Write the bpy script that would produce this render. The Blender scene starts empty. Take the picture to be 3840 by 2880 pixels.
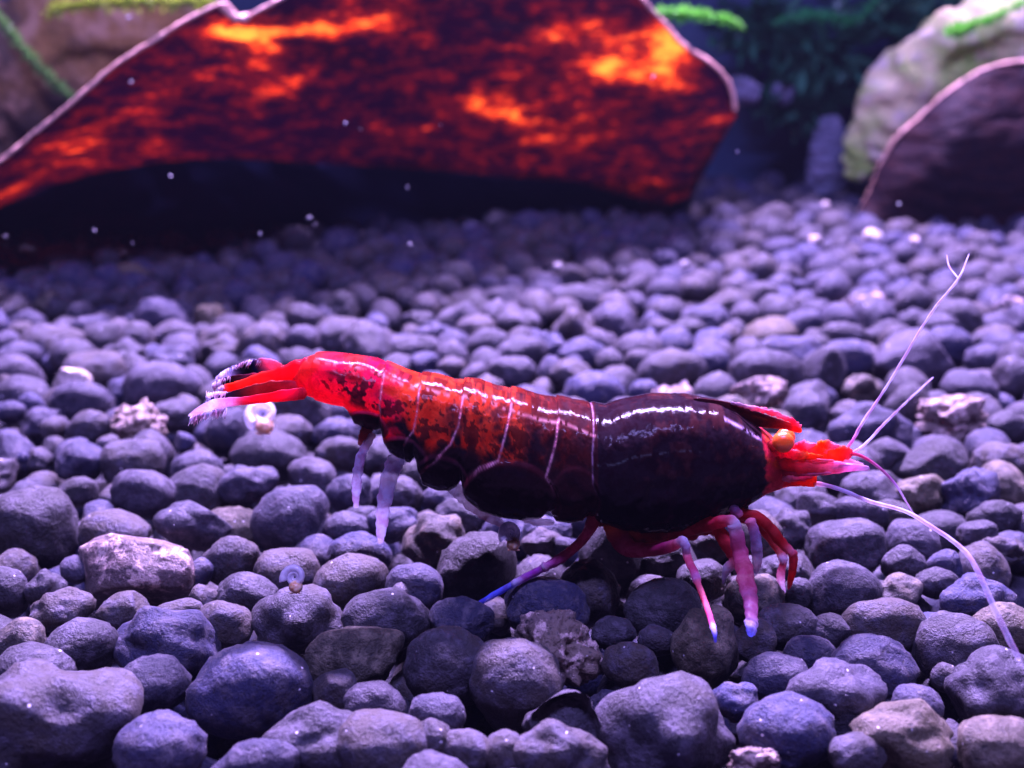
import bpy, math, random
import numpy as np
from mathutils import Vector, noise
random.seed(7); rng = np.random.default_rng(7)
# one Blender unit is one centimetre: the whole place is a corner of an aquarium some 25 cm deep
S = bpy.context.scene
S.unit_settings.system = 'METRIC'; S.unit_settings.scale_length = 0.01
COL = S.collection
# ------------------------------------------------------------------ camera
CAMH = 2.80; PITCH = math.radians(20.0); FPX = 4118.0          # focal length in pixels of the 3840 px wide photograph
cam = bpy.data.cameras.new("camera"); camo = bpy.data.objects.new("camera", cam); COL.objects.link(camo)
camo.location = (0, 0, CAMH); camo.rotation_euler = (math.radians(90) - PITCH, 0, 0)
cam.sensor_width = 36.0; cam.lens = 36.0 * FPX / 3840.0
cam.clip_start = 0.05; cam.clip_end = 300
cam.dof.use_dof = True; cam.dof.focus_distance = 4.95; cam.dof.aperture_fstop = 0.58
S.camera = camo
# ------------------------------------------------------------------ world and lamps
W = bpy.data.worlds.new("World"); S.world = W; W.use_nodes = True
W.node_tree.nodes["Background"].inputs[0].default_value = (0.10, 0.11, 0.42, 1)
W.node_tree.nodes["Background"].inputs[1].default_value = 0.03
def lamp(name, loc, aim, sx, sy, power, color):
    l = bpy.data.lights.new(name, 'AREA'); l.shape = 'RECTANGLE'; l.size = sx; l.size_y = sy; l.energy = power; l.color = color
    o = bpy.data.objects.new(name, l); COL.objects.link(o); o.location = loc
    o.rotation_euler = (Vector(aim) - Vector(loc)).to_track_quat('-Z', 'Y').to_euler()
    return o
lamp("aquarium_lamp_front", (0.5, 0.6, 21.0), (0.3, 5.4, 0.3), 12, 0.6, 9400, (0.35, 0.29, 1.0))
lb = lamp("aquarium_lamp_rear", (1.0, 18.5, 18.0), (0.5, 5.2, 0.3), 16, 0.7, 19500, (0.57, 0.39, 1.0))
lb.data.spread = math.radians(85)
S.view_settings.view_transform = 'Standard'; S.view_settings.look = 'None'; S.view_settings.exposure = 0.0; S.view_settings.gamma = 1.0
S.render.engine = 'CYCLES'
S.cycles.max_bounces = 8; S.cycles.diffuse_bounces = 3; S.cycles.glossy_bounces = 3; S.cycles.transmission_bounces = 6
S.cycles.transparent_max_bounces = 12; S.cycles.caustics_reflective = False; S.cycles.caustics_refractive = False
S.cycles.use_denoising = True

# ------------------------------------------------------------------ projection helpers
SP, CP = math.sin(PITCH), math.cos(PITCH)
def raydir(px, py):
    a = (px - 1920.0) / FPX; b = -(py - 1440.0) / FPX
    return np.array([a, b * SP + CP, b * CP - SP])
def P(px, py, Y):                       # a photograph pixel to the point at depth Y
    d = raydir(px, py); t = Y / d[1]
    return np.array([d[0] * t, Y, CAMH + d[2] * t])
def PG(px, py, z=0.0):                  # ... to the point at height z
    d = raydir(px, py); t = (z - CAMH) / d[2]
    return np.array([d[0] * t, d[1] * t, z])
def PROJ(p):
    x, y, z = p[0], p[1], p[2] - CAMH
    f = y * CP - z * SP; u = y * SP + z * CP
    return 1920 + FPX * x / f, 1440 - FPX * u / f, f

# ------------------------------------------------------------------ object helpers
def tag(o, label=None, cat=None, group=None, kind=None):
    if label: o['label'] = label
    if cat: o['category'] = cat
    if group: o['group'] = group
    if kind: o['kind'] = kind
    return o
def link(name, me, mat=None, parent=None, smooth=True):
    if mat and not me.materials: me.materials.append(mat)
    if smooth: me.polygons.foreach_set('use_smooth', np.ones(len(me.polygons), bool))
    o = bpy.data.objects.new(name, me); COL.objects.link(o)
    if parent: o.parent = parent
    return o
def mesh(name, v, f, cols=None, attrs=None):
    me = bpy.data.meshes.new(name); me.from_pydata([tuple(map(float, a)) for a in v], [], f)
    if cols is not None:
        ca = me.color_attributes.new('pigment', 'FLOAT_COLOR', 'POINT')
        c = np.ones((len(v), 4), np.float32); c[:, :3] = cols; ca.data.foreach_set('color', c.ravel())
    for k, a in (attrs or {}).items():
        at = me.attributes.new(k, 'FLOAT', 'POINT'); at.data.foreach_set('value', np.asarray(a, np.float32))
    me.update(); return me
def empty(name, loc=(0, 0, 0)):
    o = bpy.data.objects.new(name, None); COL.objects.link(o); o.location = loc; o.empty_display_size = .1
    return o
def interp(x, pts, k=1):
    xs = [p[0] for p in pts]; ys = [p[k] for p in pts]
    return np.interp(x, xs, ys)
def catmull(pts, n):
    """resample control rows (any width) into n smooth rows"""
    p = np.asarray(pts, float); m = len(p)
    ext = np.vstack([2 * p[0] - p[1], p, 2 * p[-1] - p[-2]])
    out = []
    for t in np.linspace(0, m - 1 - 1e-6, n):
        i = int(t); u = t - i; a, b, c, d = ext[i:i + 4]
        out.append(0.5 * ((2 * b) + (-a + c) * u + (2 * a - 5 * b + 4 * c - d) * u * u + (-a + 3 * b - 3 * c + d) * u ** 3))
    return np.array(out)
def grid_faces(n, m, wrap):
    f = []
    for i in range(n - 1):
        for j in range(m if wrap else m - 1):
            a = i * m + j; b = i * m + (j + 1) % m
            f.append((a, b, b + m, a + m))
    return f
def smooth01(x): x = np.clip(x, 0, 1); return x * x * (3 - 2 * x)

# ------------------------------------------------------------------ materials
class NT:
    def __init__(s, name):
        s.m = bpy.data.materials.new(name); s.m.use_nodes = True; s.t = s.m.node_tree; s.n = s.t.nodes
        s.b = s.n['Principled BSDF']; s.out = s.n['Material Output']
    def add(s, typ, **kw):
        n = s.n.new(typ)
        for k, v in kw.items():
            if k.startswith('i_'):
                key = k[2:]; key = int(key) if key.isdigit() else key.replace('_', ' ')
                if hasattr(v, 'is_output') or isinstance(v, bpy.types.NodeSocket): s.t.links.new(v, n.inputs[key])
                else: n.inputs[key].default_value = v
            else: setattr(n, k, v)
        return n
    def L(s, a, b): s.t.links.new(a, b)
    def math(s, op, a, b=0.0, c=None):
        n = s.add('ShaderNodeMath', operation=op)
        for i, v in enumerate((a, b, c)):
            if v is None: continue
            if isinstance(v, bpy.types.NodeSocket): s.L(v, n.inputs[i])
            else: n.inputs[i].default_value = v
        return n.outputs[0]
    def mix(s, fac, a, b, mode='MIX'):
        n = s.add('ShaderNodeMix', data_type='RGBA', blend_type=mode)
        for k, v in ((0, fac), (6, a), (7, b)):
            if isinstance(v, bpy.types.NodeSocket): s.L(v, n.inputs[k])
            else: n.inputs[k].default_value = v if k == 0 else (*v, 1)
        return n.outputs[2]
    def noise(s, vec, scale, detail=4, rough=.55, dist=0):
        n = s.add('ShaderNodeTexNoise'); s.L(vec, n.inputs['Vector'])
        n.inputs['Scale'].default_value = scale; n.inputs['Detail'].default_value = detail
        n.inputs['Roughness'].default_value = rough; n.inputs['Distortion'].default_value = dist
        return n
    def ramp(s, fac, lo, hi):
        n = s.add('ShaderNodeMapRange'); n.interpolation_type = 'SMOOTHSTEP'; s.L(fac, n.inputs[0])
        n.inputs[1].default_value = lo; n.inputs[2].default_value = hi
        return n.outputs[0]
    def bump(s, h, strength, dist, prev=None):
        n = s.add('ShaderNodeBump'); n.inputs['Strength'].default_value = strength; n.inputs['Distance'].default_value = dist
        s.L(h, n.inputs['Height'])
        if prev: s.L(prev, n.inputs['Normal'])
        return n.outputs[0]

def pebble_mat(name, island, base=(0.025, 0.022, 0.030), warm=(0.038, 0.030, 0.026), cool=(0.016, 0.017, 0.056), porous=False, speck=1.0):
    M = NT(name)
    geo = M.add('ShaderNodeNewGeometry'); tc = M.add('ShaderNodeTexCoord'); oi = M.add('ShaderNodeObjectInfo')
    rnd = geo.outputs['Random Per Island'] if island else oi.outputs['Random']
    off = M.add('ShaderNodeCombineXYZ'); 
    M.L(M.math('MULTIPLY', rnd, 91.7), off.inputs[0]); M.L(M.math('MULTIPLY', rnd, 53.1), off.inputs[1]); M.L(M.math('MULTIPLY', rnd, 17.9), off.inputs[2])
    add = M.add('ShaderNodeVectorMath', operation='ADD'); M.L(geo.outputs['Position'], add.inputs[0]); M.L(off.outputs[0], add.inputs[1])
    v = add.outputs[0]
    n1 = M.noise(v, 3.2, 3); n2 = M.noise(v, 14, 5, .65); n3 = M.noise(v, 46, 4, .7)
    r1 = M.math('FRACT', M.math('MULTIPLY', rnd, 7.31)); r2 = M.math('FRACT', M.math('MULTIPLY', rnd, 13.7))
    c = M.mix(M.ramp(M.math('ADD', n1.outputs[0], M.math('MULTIPLY', M.math('SUBTRACT', r1, .5), .5)), .35, .65), base, warm)
    c = M.mix(M.ramp(r2, .35, .95), c, cool)
    val = M.math('ADD', M.math('MULTIPLY', r1, .55), .72)                       # each pebble its own shade
    hv = M.add('ShaderNodeHueSaturation'); M.L(c, hv.inputs['Color']); M.L(val, hv.inputs['Value']); c = hv.outputs[0]
    c = M.mix(M.ramp(n2.outputs[0], .44, .66), c, tuple(x * 2.7 for x in base), 'MIX') if not porous else M.mix(M.ramp(n2.outputs[0], .51, .63), c, (.56, .42, .36))
    mm = M.mix(M.ramp(n3.outputs[0], .46, .30), c, (.012, .010, .014)); c = mm   # fine dark pits
    vo = M.add('ShaderNodeTexVoronoi', feature='F1'); M.L(v, vo.inputs['Vector']); vo.inputs['Scale'].default_value = 23  # white mineral specks, with small glints painted in among them
    sp = M.math('MULTIPLY', M.ramp(M.math('ADD', vo.outputs['Distance'], M.math('MULTIPLY', n3.outputs[0], .22)), .27, .19), M.ramp(M.math('MULTIPLY', M.add('ShaderNodeSeparateColor', i_0=vo.outputs['Color']).outputs[0], 1.0), .80, .86))
    sp = M.math('MULTIPLY', M.math('MULTIPLY', sp, M.ramp(n2.outputs[0], .46, .56)), speck)
    c = M.mix(sp, c, (.85, .8, .85))
    M.L(c, M.b.inputs['Base Color'])
    M.b.inputs['Roughness'].default_value = .56 if not porous else .45
    M.b.inputs['Specular IOR Level'].default_value = .32
    M.b.inputs['Sheen Weight'].default_value = .06; M.b.inputs['Sheen Roughness'].default_value = .35
    M.b.inputs['Sheen Tint'].default_value = (.9, .85, .8, 1)
    b = M.bump(n2.outputs[0], .7, .014)
    b = M.bump(n3.outputs[0], 1.0 if not porous else 1.0, .014 if not porous else .012, b)
    M.L(b, M.b.inputs['Normal'])
    return M.m
M_PEB = pebble_mat('dark_baked_soil', False)
M_PEBS = pebble_mat('dark_baked_soil_mass', True)
M_POR = pebble_mat('pinkish_porous_stone', False, (.12, .085, .085), (.15, .11, .08), (.09, .07, .09), True)
M_OLV = pebble_mat('olive_brown_soil', False, (.052, .043, .030), (.064, .052, .028), (.043, .037, .035))
M_BLK = pebble_mat('near_black_stone', False, (.016, .014, .018), (.02, .018, .015), (.014, .014, .02), speck=.8)
M_PALE = pebble_mat('pale_quartz', False, (.42, .36, .33), (.45, .39, .3), (.36, .36, .39))
M_YEL = pebble_mat('yellow_mineral', False, (.55, .5, .12), (.6, .5, .1), (.35, .38, .1), True)

# ------------------------------------------------------------------ pebble shapes
import bmesh
def ico(sub):
    bm = bmesh.new(); bmesh.ops.create_icosphere(bm, subdivisions=sub, radius=1.0)
    v = np.array([tuple(x.co) for x in bm.verts]); f = [tuple(x.index for x in p.verts) for p in bm.faces]; bm.free()
    return v, f
ICO = {s: ico(s) for s in (2, 3, 4, 5)}
def shape(kind, seed, sub):
    r = np.random.default_rng(seed); v, f = ICO[sub]; v = v.copy()
    o = Vector(r.uniform(-50, 50, 3))
    amp, fr = {'round': (.08, 1.0), 'egg': (.13, .9), 'lumpy': (.20, 1.05), 'angular': (.16, 1.0), 'porous': (.26, 1.3), 'hollow': (.2, 1.1)}[kind]
    for i in range(len(v)):
        p = Vector(v[i]); d = amp * noise.noise(p * fr + o) * 2 + .035 * noise.noise(p * 3.6 + o) * 2 + .012 * noise.noise(p * 11 + o) * 2
        if kind == 'porous': d += .09 * noise.noise(p * 4.2 + o) * 2 + .05 * noise.noise(p * 9 + o) * 2 - .10 * max(0, noise.noise(p * 5.5 - o) - .15) * 2
        if kind == 'lumpy': d += .06 * noise.noise(p * 2.3 - o) * 2
        v[i] *= 1 + d
    ncut = {'round': 0, 'egg': 1, 'lumpy': 1, 'angular': 4, 'porous': 4, 'hollow': 2}[kind]
    for k in range(ncut):                                        # worn flats
        n = r.normal(size=3); n /= np.linalg.norm(n); h = r.uniform(.62, .85) if kind == 'angular' else r.uniform(.74, .92)
        d = v @ n; over = np.maximum(d - h, 0); v -= np.outer(over * (.85 if kind == 'angular' else .6), n)
    if kind == 'hollow':
        n = np.array([.25, -.8, .55]); n /= np.linalg.norm(n)
        d = v @ n; v -= np.outer(smooth01((d - .35) / .45) * .95, n)
    v -= (v.max(0) + v.min(0)) / 2; v /= (v.max(0) - v.min(0)) / 2
    return v, f
VAR = {'round': 16, 'egg': 14, 'lumpy': 12, 'angular': 12, 'porous': 6, 'hollow': 1}
SH = {}
def variant(kind, i, sub):
    k = (kind, i % VAR[kind], sub)
    if k not in SH: SH[k] = shape(kind, hash((len(kind), ord(kind[0]), i % VAR[kind])) % 99991, sub)
    return SH[k]
MES = {}
def variant_mesh(kind, i, sub, mat):
    k = (kind, i % VAR[kind], sub, mat.name)
    if k not in MES:
        v, f = variant(kind, i, sub); me = mesh('pebble', v, f); me.materials.append(mat)
        me.polygons.foreach_set('use_smooth', np.ones(len(f), bool)); MES[k] = me
    return MES[k]

# traced pebbles: (x, y, half width, half height, kind, material, tilt) in four frames of the photograph
R6 = [(150,130,190,190,'r','k'),(500,150,150,120,'e','p'),(590,320,270,140,'a','P',22),(210,385,85,95,'l','p'),(30,395,92,112,'r','p'),
(840,115,152,95,'a','p'),(1000,250,125,110,'e','p'),(1250,100,172,175,'e','p'),(1500,120,100,80,'r','p'),(1550,240,140,105,'r','p'),
(1515,350,160,120,'e','p'),(1240,310,140,105,'e','p'),(1060,405,135,80,'e','p'),(1790,380,125,115,'e','p'),(2060,300,172,172,'e','k'),
(880,415,70,60,'p','p'),(540,480,115,72,'a','p'),(270,485,138,78,'l','p'),(960,530,128,108,'e','p'),(770,505,115,60,'e','p'),
(1290,520,212,150,'l','p'),(1670,515,190,122,'r','p'),(1990,520,142,92,'a','p'),(60,600,130,95,'a','o'),(350,645,158,135,'e','p'),
(700,630,240,135,'l','p'),(1540,690,212,135,'l','o'),(1940,720,192,182,'r','b'),(1090,820,262,215,'e','b'),(670,805,152,132,'r','p'),
(150,750,172,122,'r','b'),(230,970,385,215,'l','p'),(410,840,120,65,'l','p'),(690,1075,195,155,'r','p'),(1100,1150,190,95,'e','b'),
(1350,1040,222,150,'l','p'),(1450,830,102,95,'a','p'),(1620,880,132,105,'r','p'),(1890,940,122,108,'r','b'),(1650,1070,205,145,'e','b'),
(1870,1050,90,115,'r','p'),(2010,1085,118,100,'e','p'),(2180,1100,110,110,'r','p'),(2150,680,62,55,'r','p'),(330,300,78,55,'e','p'),(865,310,50,100,'e','p'),(1730,420,55,70,'r','p')]
R7 = [(20,800,200,200,'r','p'),(435,240,145,170,'a','k'),(330,400,135,142,'r','p'),(150,460,182,130,'r','p'),(650,470,168,142,'r','k'),
(690,260,130,110,'a','k'),(830,340,122,90,'r','p'),(1050,430,132,112,'r','o'),(1190,545,142,98,'r','p'),(435,572,97,78,'r','p'),
(625,600,82,68,'e','p'),(830,655,145,192,'l','o'),(200,670,200,185,'p','P'),(510,705,122,105,'e','p'),(1440,195,168,122,'e','p'),
(1440,395,162,128,'r','p'),(1730,190,115,110,'r','p'),(1690,275,92,92,'e','p'),(1670,405,102,85,'l','o'),(1830,355,92,62,'e','b'),
(1860,290,80,80,'a','p'),(1380,560,102,78,'e','p'),(1600,550,185,92,'e','p'),(1235,410,62,85,'r','p'),(1290,665,115,88,'r','p'),
(1140,765,152,108,'r','p'),(1560,725,192,118,'e','p'),(1910,640,165,165,'e','p',-38),(2010,435,175,95,'l','b'),(2130,560,135,125,'r','o'),
(2090,830,205,175,'l','p'),(1400,860,235,130,'l','p'),(1750,890,112,95,'r','p'),(660,980,305,235,'l','b'),(1195,1000,212,158,'r','b'),
(960,865,105,75,'l','p'),(1690,1030,240,145,'l','o',-15),(2110,1070,190,140,'r','o'),(1490,1095,130,85,'r','p'),(225,960,175,145,'h','p'),
(200,1100,225,95,'l','p'),(2125,215,102,72,'p','p'),(2010,140,82,58,'e','p'),(2080,70,112,62,'e','k'),(1060,160,110,125,'r','o'),
(850,190,85,85,'e','p'),(150,140,105,85,'e','p'),(1050,1130,120,45,'p','P'),(1025,600,110,95,'a','p'),(1150,300,90,70,'e','p'),(1200,120,100,90,'l','p'),
(1340,40,110,55,'a','p'),(1500,60,120,45,'e','p'),(1640,60,90,50,'e','k'),(1620,690,40,40,'r','p'),(1870,760,60,60,'r','k')]
R5 = [(330,145,162,92,'r','p'),(90,165,78,72,'r','p'),(40,270,92,72,'r','p'),(265,345,95,80,'r','o'),(270,560,172,132,'e','p'),(100,620,122,82,'e','p'),
(490,695,162,112,'e','p'),(840,780,198,105,'r','p'),(420,850,162,95,'e','p'),(900,915,115,88,'r','p'),(160,850,80,65,'e','Y'),(380,735,105,38,'a','W'),
(720,970,152,155,'p','P'),(55,895,82,62,'e','p'),(280,975,82,62,'e','p'),(460,970,112,95,'e','p'),(1175,1005,112,132,'e','p'),(1400,1130,202,155,'r','k'),
(1020,1190,132,98,'r','b'),(960,1045,62,55,'a','k'),(690,1160,172,115,'e','p'),(420,1150,130,110,'e','p'),(740,1320,182,95,'e','p'),(400,1310,102,85,'e','k'),
(1290,1275,152,112,'l','p'),(1620,1225,132,75,'e','p'),(1750,1005,112,82,'r','p'),(1520,885,192,78,'e','p'),(640,600,122,92,'l','p'),(480,480,100,90,'l','p'),
(680,200,110,60,'r','o'),(900,500,120,90,'e','p'),(1100,210,120,85,'r','p'),(640,300,80,60,'r','p'),(770,170,60,45,'r','p'),(1340,260,115,80,'e','p'),
(1090,430,90,100,'a','o'),(1750,390,110,130,'a','k'),(1580,430,110,110,'e','p'),(880,640,120,90,'l','p'),(1150,570,110,80,'l','p'),(1480,320,80,55,'r','p'),
(1500,1100,60,130,'e','p'),(560,1070,60,60,'r','p'),(1690,180,140,70,'l','p'),(150,440,100,85,'e','p'),(1990,270,130,80,'l','p'),(2100,310,90,60,'r','k'),
(1400,500,100,90,'l','p'),(420,410,70,90,'r','p'),(30,760,50,80,'p','P'),(120,1130,30,30,'r','p')]
R8 = [(1330,1415,205,145,'a','k'),(1470,1190,225,150,'p','P'),(980,545,155,95,'p','P'),(1790,560,115,95,'p','P'),(1560,1005,155,118,'r','p'),
(1250,855,262,135,'a','p'),(640,1125,132,115,'r','b'),(1760,1205,112,98,'e','k'),(1740,1410,165,122,'e','b'),(1570,1600,175,155,'p','p'),
(1280,1590,152,90,'l','o'),(1100,1375,145,78,'e','p'),(870,835,142,125,'e','p'),(540,830,185,95,'l','p'),(400,925,230,110,'e','p'),(380,1040,165,88,'p','P'),
(1000,1250,262,98,'l','p'),(950,985,115,70,'l','o'),(830,1145,60,36,'e','W'),(1200,1090,125,135,'e','k'),(200,690,85,65,'r','b'),(290,770,92,62,'r','b'),
(80,850,135,105,'r','p'),(1800,950,110,140,'r','p'),(160,545,160,110,'a','p'),(360,520,140,130,'a','p'),(1470,640,150,160,'e','p'),(620,640,130,80,'e','p'),
(850,720,150,60,'e','p'),(1100,680,120,60,'l','p'),(1660,830,120,90,'r','p'),(740,400,110,80,'e','p'),(250,310,130,60,'e','p'),(1090,1260,50,40,'r','p'),(430,60,150,120,'a','p')]
RA = [(920,850,120,112,'e','W2'),(1210,870,98,110,'r','p'),(1400,872,95,66,'e','p'),(1150,1010,130,85,'l','p'),(1370,1110,175,165,'l','o'),(1500,965,140,70,'e','p'),
(1935,1105,115,90,'l','p'),(740,755,132,82,'e','p'),(880,640,130,75,'e','p'),(1290,740,95,75,'r','k'),(1770,225,125,82,'r','p'),(2080,240,120,82,'e','p'),(2040,1130,60,60,'r','p')]
RC = [(1140,700,115,80,'r','p'),(1560,800,160,120,'r','p'),(1440,710,110,70,'e','p'),(940,700,90,50,'e','p'),(820,660,75,52,'r','k'),(1490,600,130,100,'e','p'),
(1790,590,130,110,'e','p'),(2130,620,110,90,'r','p'),(1960,700,180,80,'e','p'),(620,600,150,75,'e','p'),(950,500,110,110,'r','p'),(2050,480,100,70,'r','k'),
(1770,330,75,65,'r','b'),(1480,370,200,70,'e','p'),(220,200,110,80,'e','p'),(480,240,120,60,'e','p'),(1420,230,140,60,'e','p'),(170,400,90,70,'e','p'),
(1080,330,120,65,'l','p'),(1010,240,75,55,'r','b'),(640,440,100,50,'p','p'),(740,500,110,70,'l','p'),(1180,600,140,90,'e','p'),(430,450,90,60,'r','p')]
KN = {'r': 'round', 'e': 'egg', 'l': 'lumpy', 'a': 'angular', 'p': 'porous', 'h': 'hollow'}
MATS = {'p': M_PEB, 'b': M_PEB, 'P': M_POR, 'o': M_OLV, 'k': M_BLK, 'W': M_PALE, 'W2': M_PEB, 'Y': M_YEL}
traced = []
for lst, s, ox, oy in ((R6, .868, 0, 1880), (R7, .868, 1920, 1880), (R5, .7233, 0, 900), (R8, .663, 2600, 800), (RA, .7233, 640, 1240), (RC, .7233, 1100, 900)):
    for t in lst:
        traced.append((ox + t[0] * s, oy + t[1] * s, t[2] * s, t[3] * s, KN[t[4]], t[5], t[6] if len(t) > 6 else 0))
PB = []                                   # every top pebble: dict
def add_pebble(c, ax, ay, az, kind, mk, tilt, tr):
    PB.append(dict(c=np.array(c), a=np.array([ax, ay, az]), kind=kind, mk=mk, tilt=tilt, tr=tr, r=(ax + ay) / 2))
for (px, py, hw, hh, kind, mk, tilt) in traced:
    hh_, hw_ = hh, hw
    z = 0.0
    c = PG(px, py, z); f = PROJ(c)[2]; s = f / FPX
    ax = hw * s * 1.03; h = hh * s * 1.03; el = math.atan2(CAMH - z, c[1]); 
    b = .88 * math.sqrt(ax * h); az = math.sqrt(max(h * h - (b * math.sin(el)) ** 2, (.55 * h) ** 2)) / math.cos(el)
    az = min(max(az, .75 * ax), 1.35 * ax, .40)
    # keep big ones from standing proud: sink them by what exceeds the usual half height
    zz = min(0.0, .2 - az) * .25
    if any(np.hypot(q['c'][0] - c[0], q['c'][1] - c[1]) < .35 * (q['r'] + ax) for q in PB): continue
    c = PG(px, py, zz)
    add_pebble(c, ax, b, az, kind, mk, tilt, True)
# fill the rest of the bed by dart throwing
cell = {}
def near(x, y): 
    i, j = int(x // .8), int(y // .8)
    for a in (i - 1, i, i + 1):
        for b in (j - 1, j, j + 1): yield from cell.get((a, b), ())
def put(q): cell.setdefault((int(q['c'][0] // .8), int(q['c'][1] // .8)), []).append(q)
for q in PB: put(q)
def darts(n, y0, y1, rlo, rhi, zlo, zhi, k):
    out = 0
    for _ in range(n):
        y = math.sqrt(rng.uniform(y0 * y0, y1 * y1)); x = rng.uniform(-1, 1) * (.52 * y + .9)
        r = rng.uniform(rlo, rhi)
        if all(np.hypot(q['c'][0] - x, q['c'][1] - y) > k * (q['r'] + r) for q in near(x, y)):
            kind = rng.choice(['round', 'egg', 'lumpy', 'angular', 'porous'], p=[.36, .36, .14, .09, .05])
            dz = .10 if y < 8.0 else 0.0; r = min(r, .175) if y < 7.2 else r
            mk = 'P' if (kind == 'porous' and rng.random() < .35) else rng.choice(['p', 'b', 'o', 'k'], p=[.72, .14, .06, .08])
            st = rng.uniform(.85, 1.2)
            PB.append(dict(c=np.array([x, y, rng.uniform(zlo, zhi) - dz]), a=np.array([r * st, r / st, r * rng.uniform(.85, 1.12)]), kind=str(kind), mk=str(mk), tilt=rng.uniform(-15, 15), tr=False, r=r))
            put(PB[-1]); out += 1
    return out
darts(9000, 2.6, 15, .14, .22, -.06, .07, .80)
darts(9000, 2.6, 15, .12, .17, -.08, .02, .80)
darts(9000, 2.6, 14, .08, .12, -.10, .02, .82)
darts(1500, 15, 16.2, .17, .26, -.05, .05, .82)

# which ones show largest
def score(q):
    px, py, f = PROJ(q['c'] + np.array([0, 0, q['a'][2] * .5]))
    if not (-80 < px < 3920 and 750 < py < 2960): return -1
    s = q['a'][0] * q['a'][2] / f ** 2
    return s * (2.0 if q['tr'] else 1.0)
order = sorted(range(len(PB)), key=lambda i: -score(PB[i]))
PILL = 295
single = [i for i in order[:PILL] if score(PB[i]) > 0]; rest = [i for i in range(len(PB)) if i not in set(single)]

SIZE = lambda q: 'large' if q['r'] > .235 else 'small' if q['r'] < .15 else 'medium'
LOOK = {'round': 'rounded', 'egg': 'egg-shaped', 'lumpy': 'lumpy', 'angular': 'angular', 'porous': 'pitted', 'hollow': 'hollowed'}
TONE = {'p': 'violet-grey', 'b': 'bluish', 'P': 'pinkish tan', 'o': 'olive-brown', 'k': 'near-black', 'W': 'whitish', 'W2': 'pale grey', 'Y': 'yellow'}
LM = [('the front ramshorn snail', 1102, 2171), ("the snail under the shrimp's tail", 973, 1558), ("the shrimp's orange eye", 2936, 1653),
      ("the tip of the shrimp's rear leg", 1776, 2274), ("the tip of the shrimp's front leg", 2682, 2401), ('the large pinkish porous stone', 2095, 2465),
      ('the white snail shell under the belly', 1915, 2010), ('the long slanted pinkish pebble', 512, 2157), ('the hollow broken pebble', 2115, 2712),
      ('the yellow mineral', 116, 1515), ('the porous clump by the tail', 520, 1600), ('the pink porous stone by the antennae', 3575, 1590), ('the bright pink stone at the back', 3250, 1160),
      ('the two-lobed blue pebble', 2490, 2730), ("the shrimp's back", 2200, 1460), ('the kinked antenna end', 3717, 2253), ('the crater-topped brown pebble', 1337, 2480),
      ('the big pointed blue pebble', 946, 2590), ('the big dark pebble at the left edge', 130, 1993)]
NAMED = {}
def nearest_to(px, py, label):
    i = min(single, key=lambda k: math.hypot(PROJ(PB[k]['c'])[0] - px, PROJ(PB[k]['c'])[1] - py)); NAMED[i] = label
for a in [(2095, 2465, 'large pinkish porous stone in front of the shrimp, pitted like lava'), (512, 2157, 'long slanted pebble with pinkish pitted top at the lower left'),
          (2115, 2712, 'hollow broken pebble with a dark cavity, at the bottom of the bed'), (116, 1515, 'shiny yellow mineral lump at the left edge of the bed'),
          (520, 1600, "porous clump of pinkish grains left of the shrimp's tail"), (3575, 1590, 'pink porous stone beside the upward antennae'), (3250, 1160, 'bright pink stone far back on the right'),
          (2490, 2730, 'very large two-lobed blue pebble at the front edge'), (1337, 2480, 'brown pebble with a crater across its top'), (946, 2590, 'big pointed blue pebble near the front'),
          (130, 1993, 'big dark round pebble at the left edge'), (2296, 2090, 'black angular stone standing directly beneath the belly'), (2640, 2449, 'brown-blotched tall pebble the front leg stands on'),
          (1788, 2140, 'black dome-shaped pebble behind the rear leg'), (3784, 1170, 'bright pink stone at the right edge'), (1013, 1717, 'dark round pebble the tail snail sits on'),
          (275, 1432, 'whitish flat chip above the yellow mineral'), (3150, 1559, "small white chip behind the shrimp's rostrum"), (3482, 1738, 'dark wedge-shaped stone right of the antennae')]: nearest_to(*a)
cnt = {}
ORD = ['nearest', 'second', 'third', 'fourth', 'fifth', 'sixth', 'seventh', 'eighth', 'ninth', 'tenth', 'eleventh', 'twelfth'] + ['%dth' % k for k in range(13, 90)]
info = []
for i in single:
    if i in NAMED: continue
    px, py, _ = PROJ(PB[i]['c'])
    d = [(math.hypot(px - x, py - y), n, x, y) for n, x, y in LM]; d.sort(); D, n, x, y = d[0]
    a = math.degrees(math.atan2(y - py, px - x)) % 360
    w = ['right of', 'above', 'left of', 'below'][int(((a + 45) % 360) // 90)]
    info.append((D, i, n, w))
for D, i, n, w in sorted(info):
    q = PB[i]; t = f"{TONE[q['mk']]} {LOOK[q['kind']]}"
    k = (t, n, w); cnt[k] = cnt.get(k, 0) + 1
    o = '' if cnt[k] == 1 else ORD[cnt[k] - 1] + ' '
    NAMED[i] = f"{o or 'nearest '}{t} pebble {w} {n}"
for i in single:
    q = PB[i]; sub = 5 if (q['mk'] in 'P' or q['kind'] == 'hollow') and q['tr'] else 4
    me = variant_mesh(q['kind'], i, sub, MATS[q['mk']])
    o = bpy.data.objects.new('pebble', me); COL.objects.link(o)
    o.location = q['c']; o.scale = q['a']
    o.rotation_euler = (0, -math.radians(q['tilt']), math.radians(rng.uniform(-14, 14)))
    tag(o, NAMED[i], 'pebble', 'pebbles of the aquarium bed')
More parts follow.
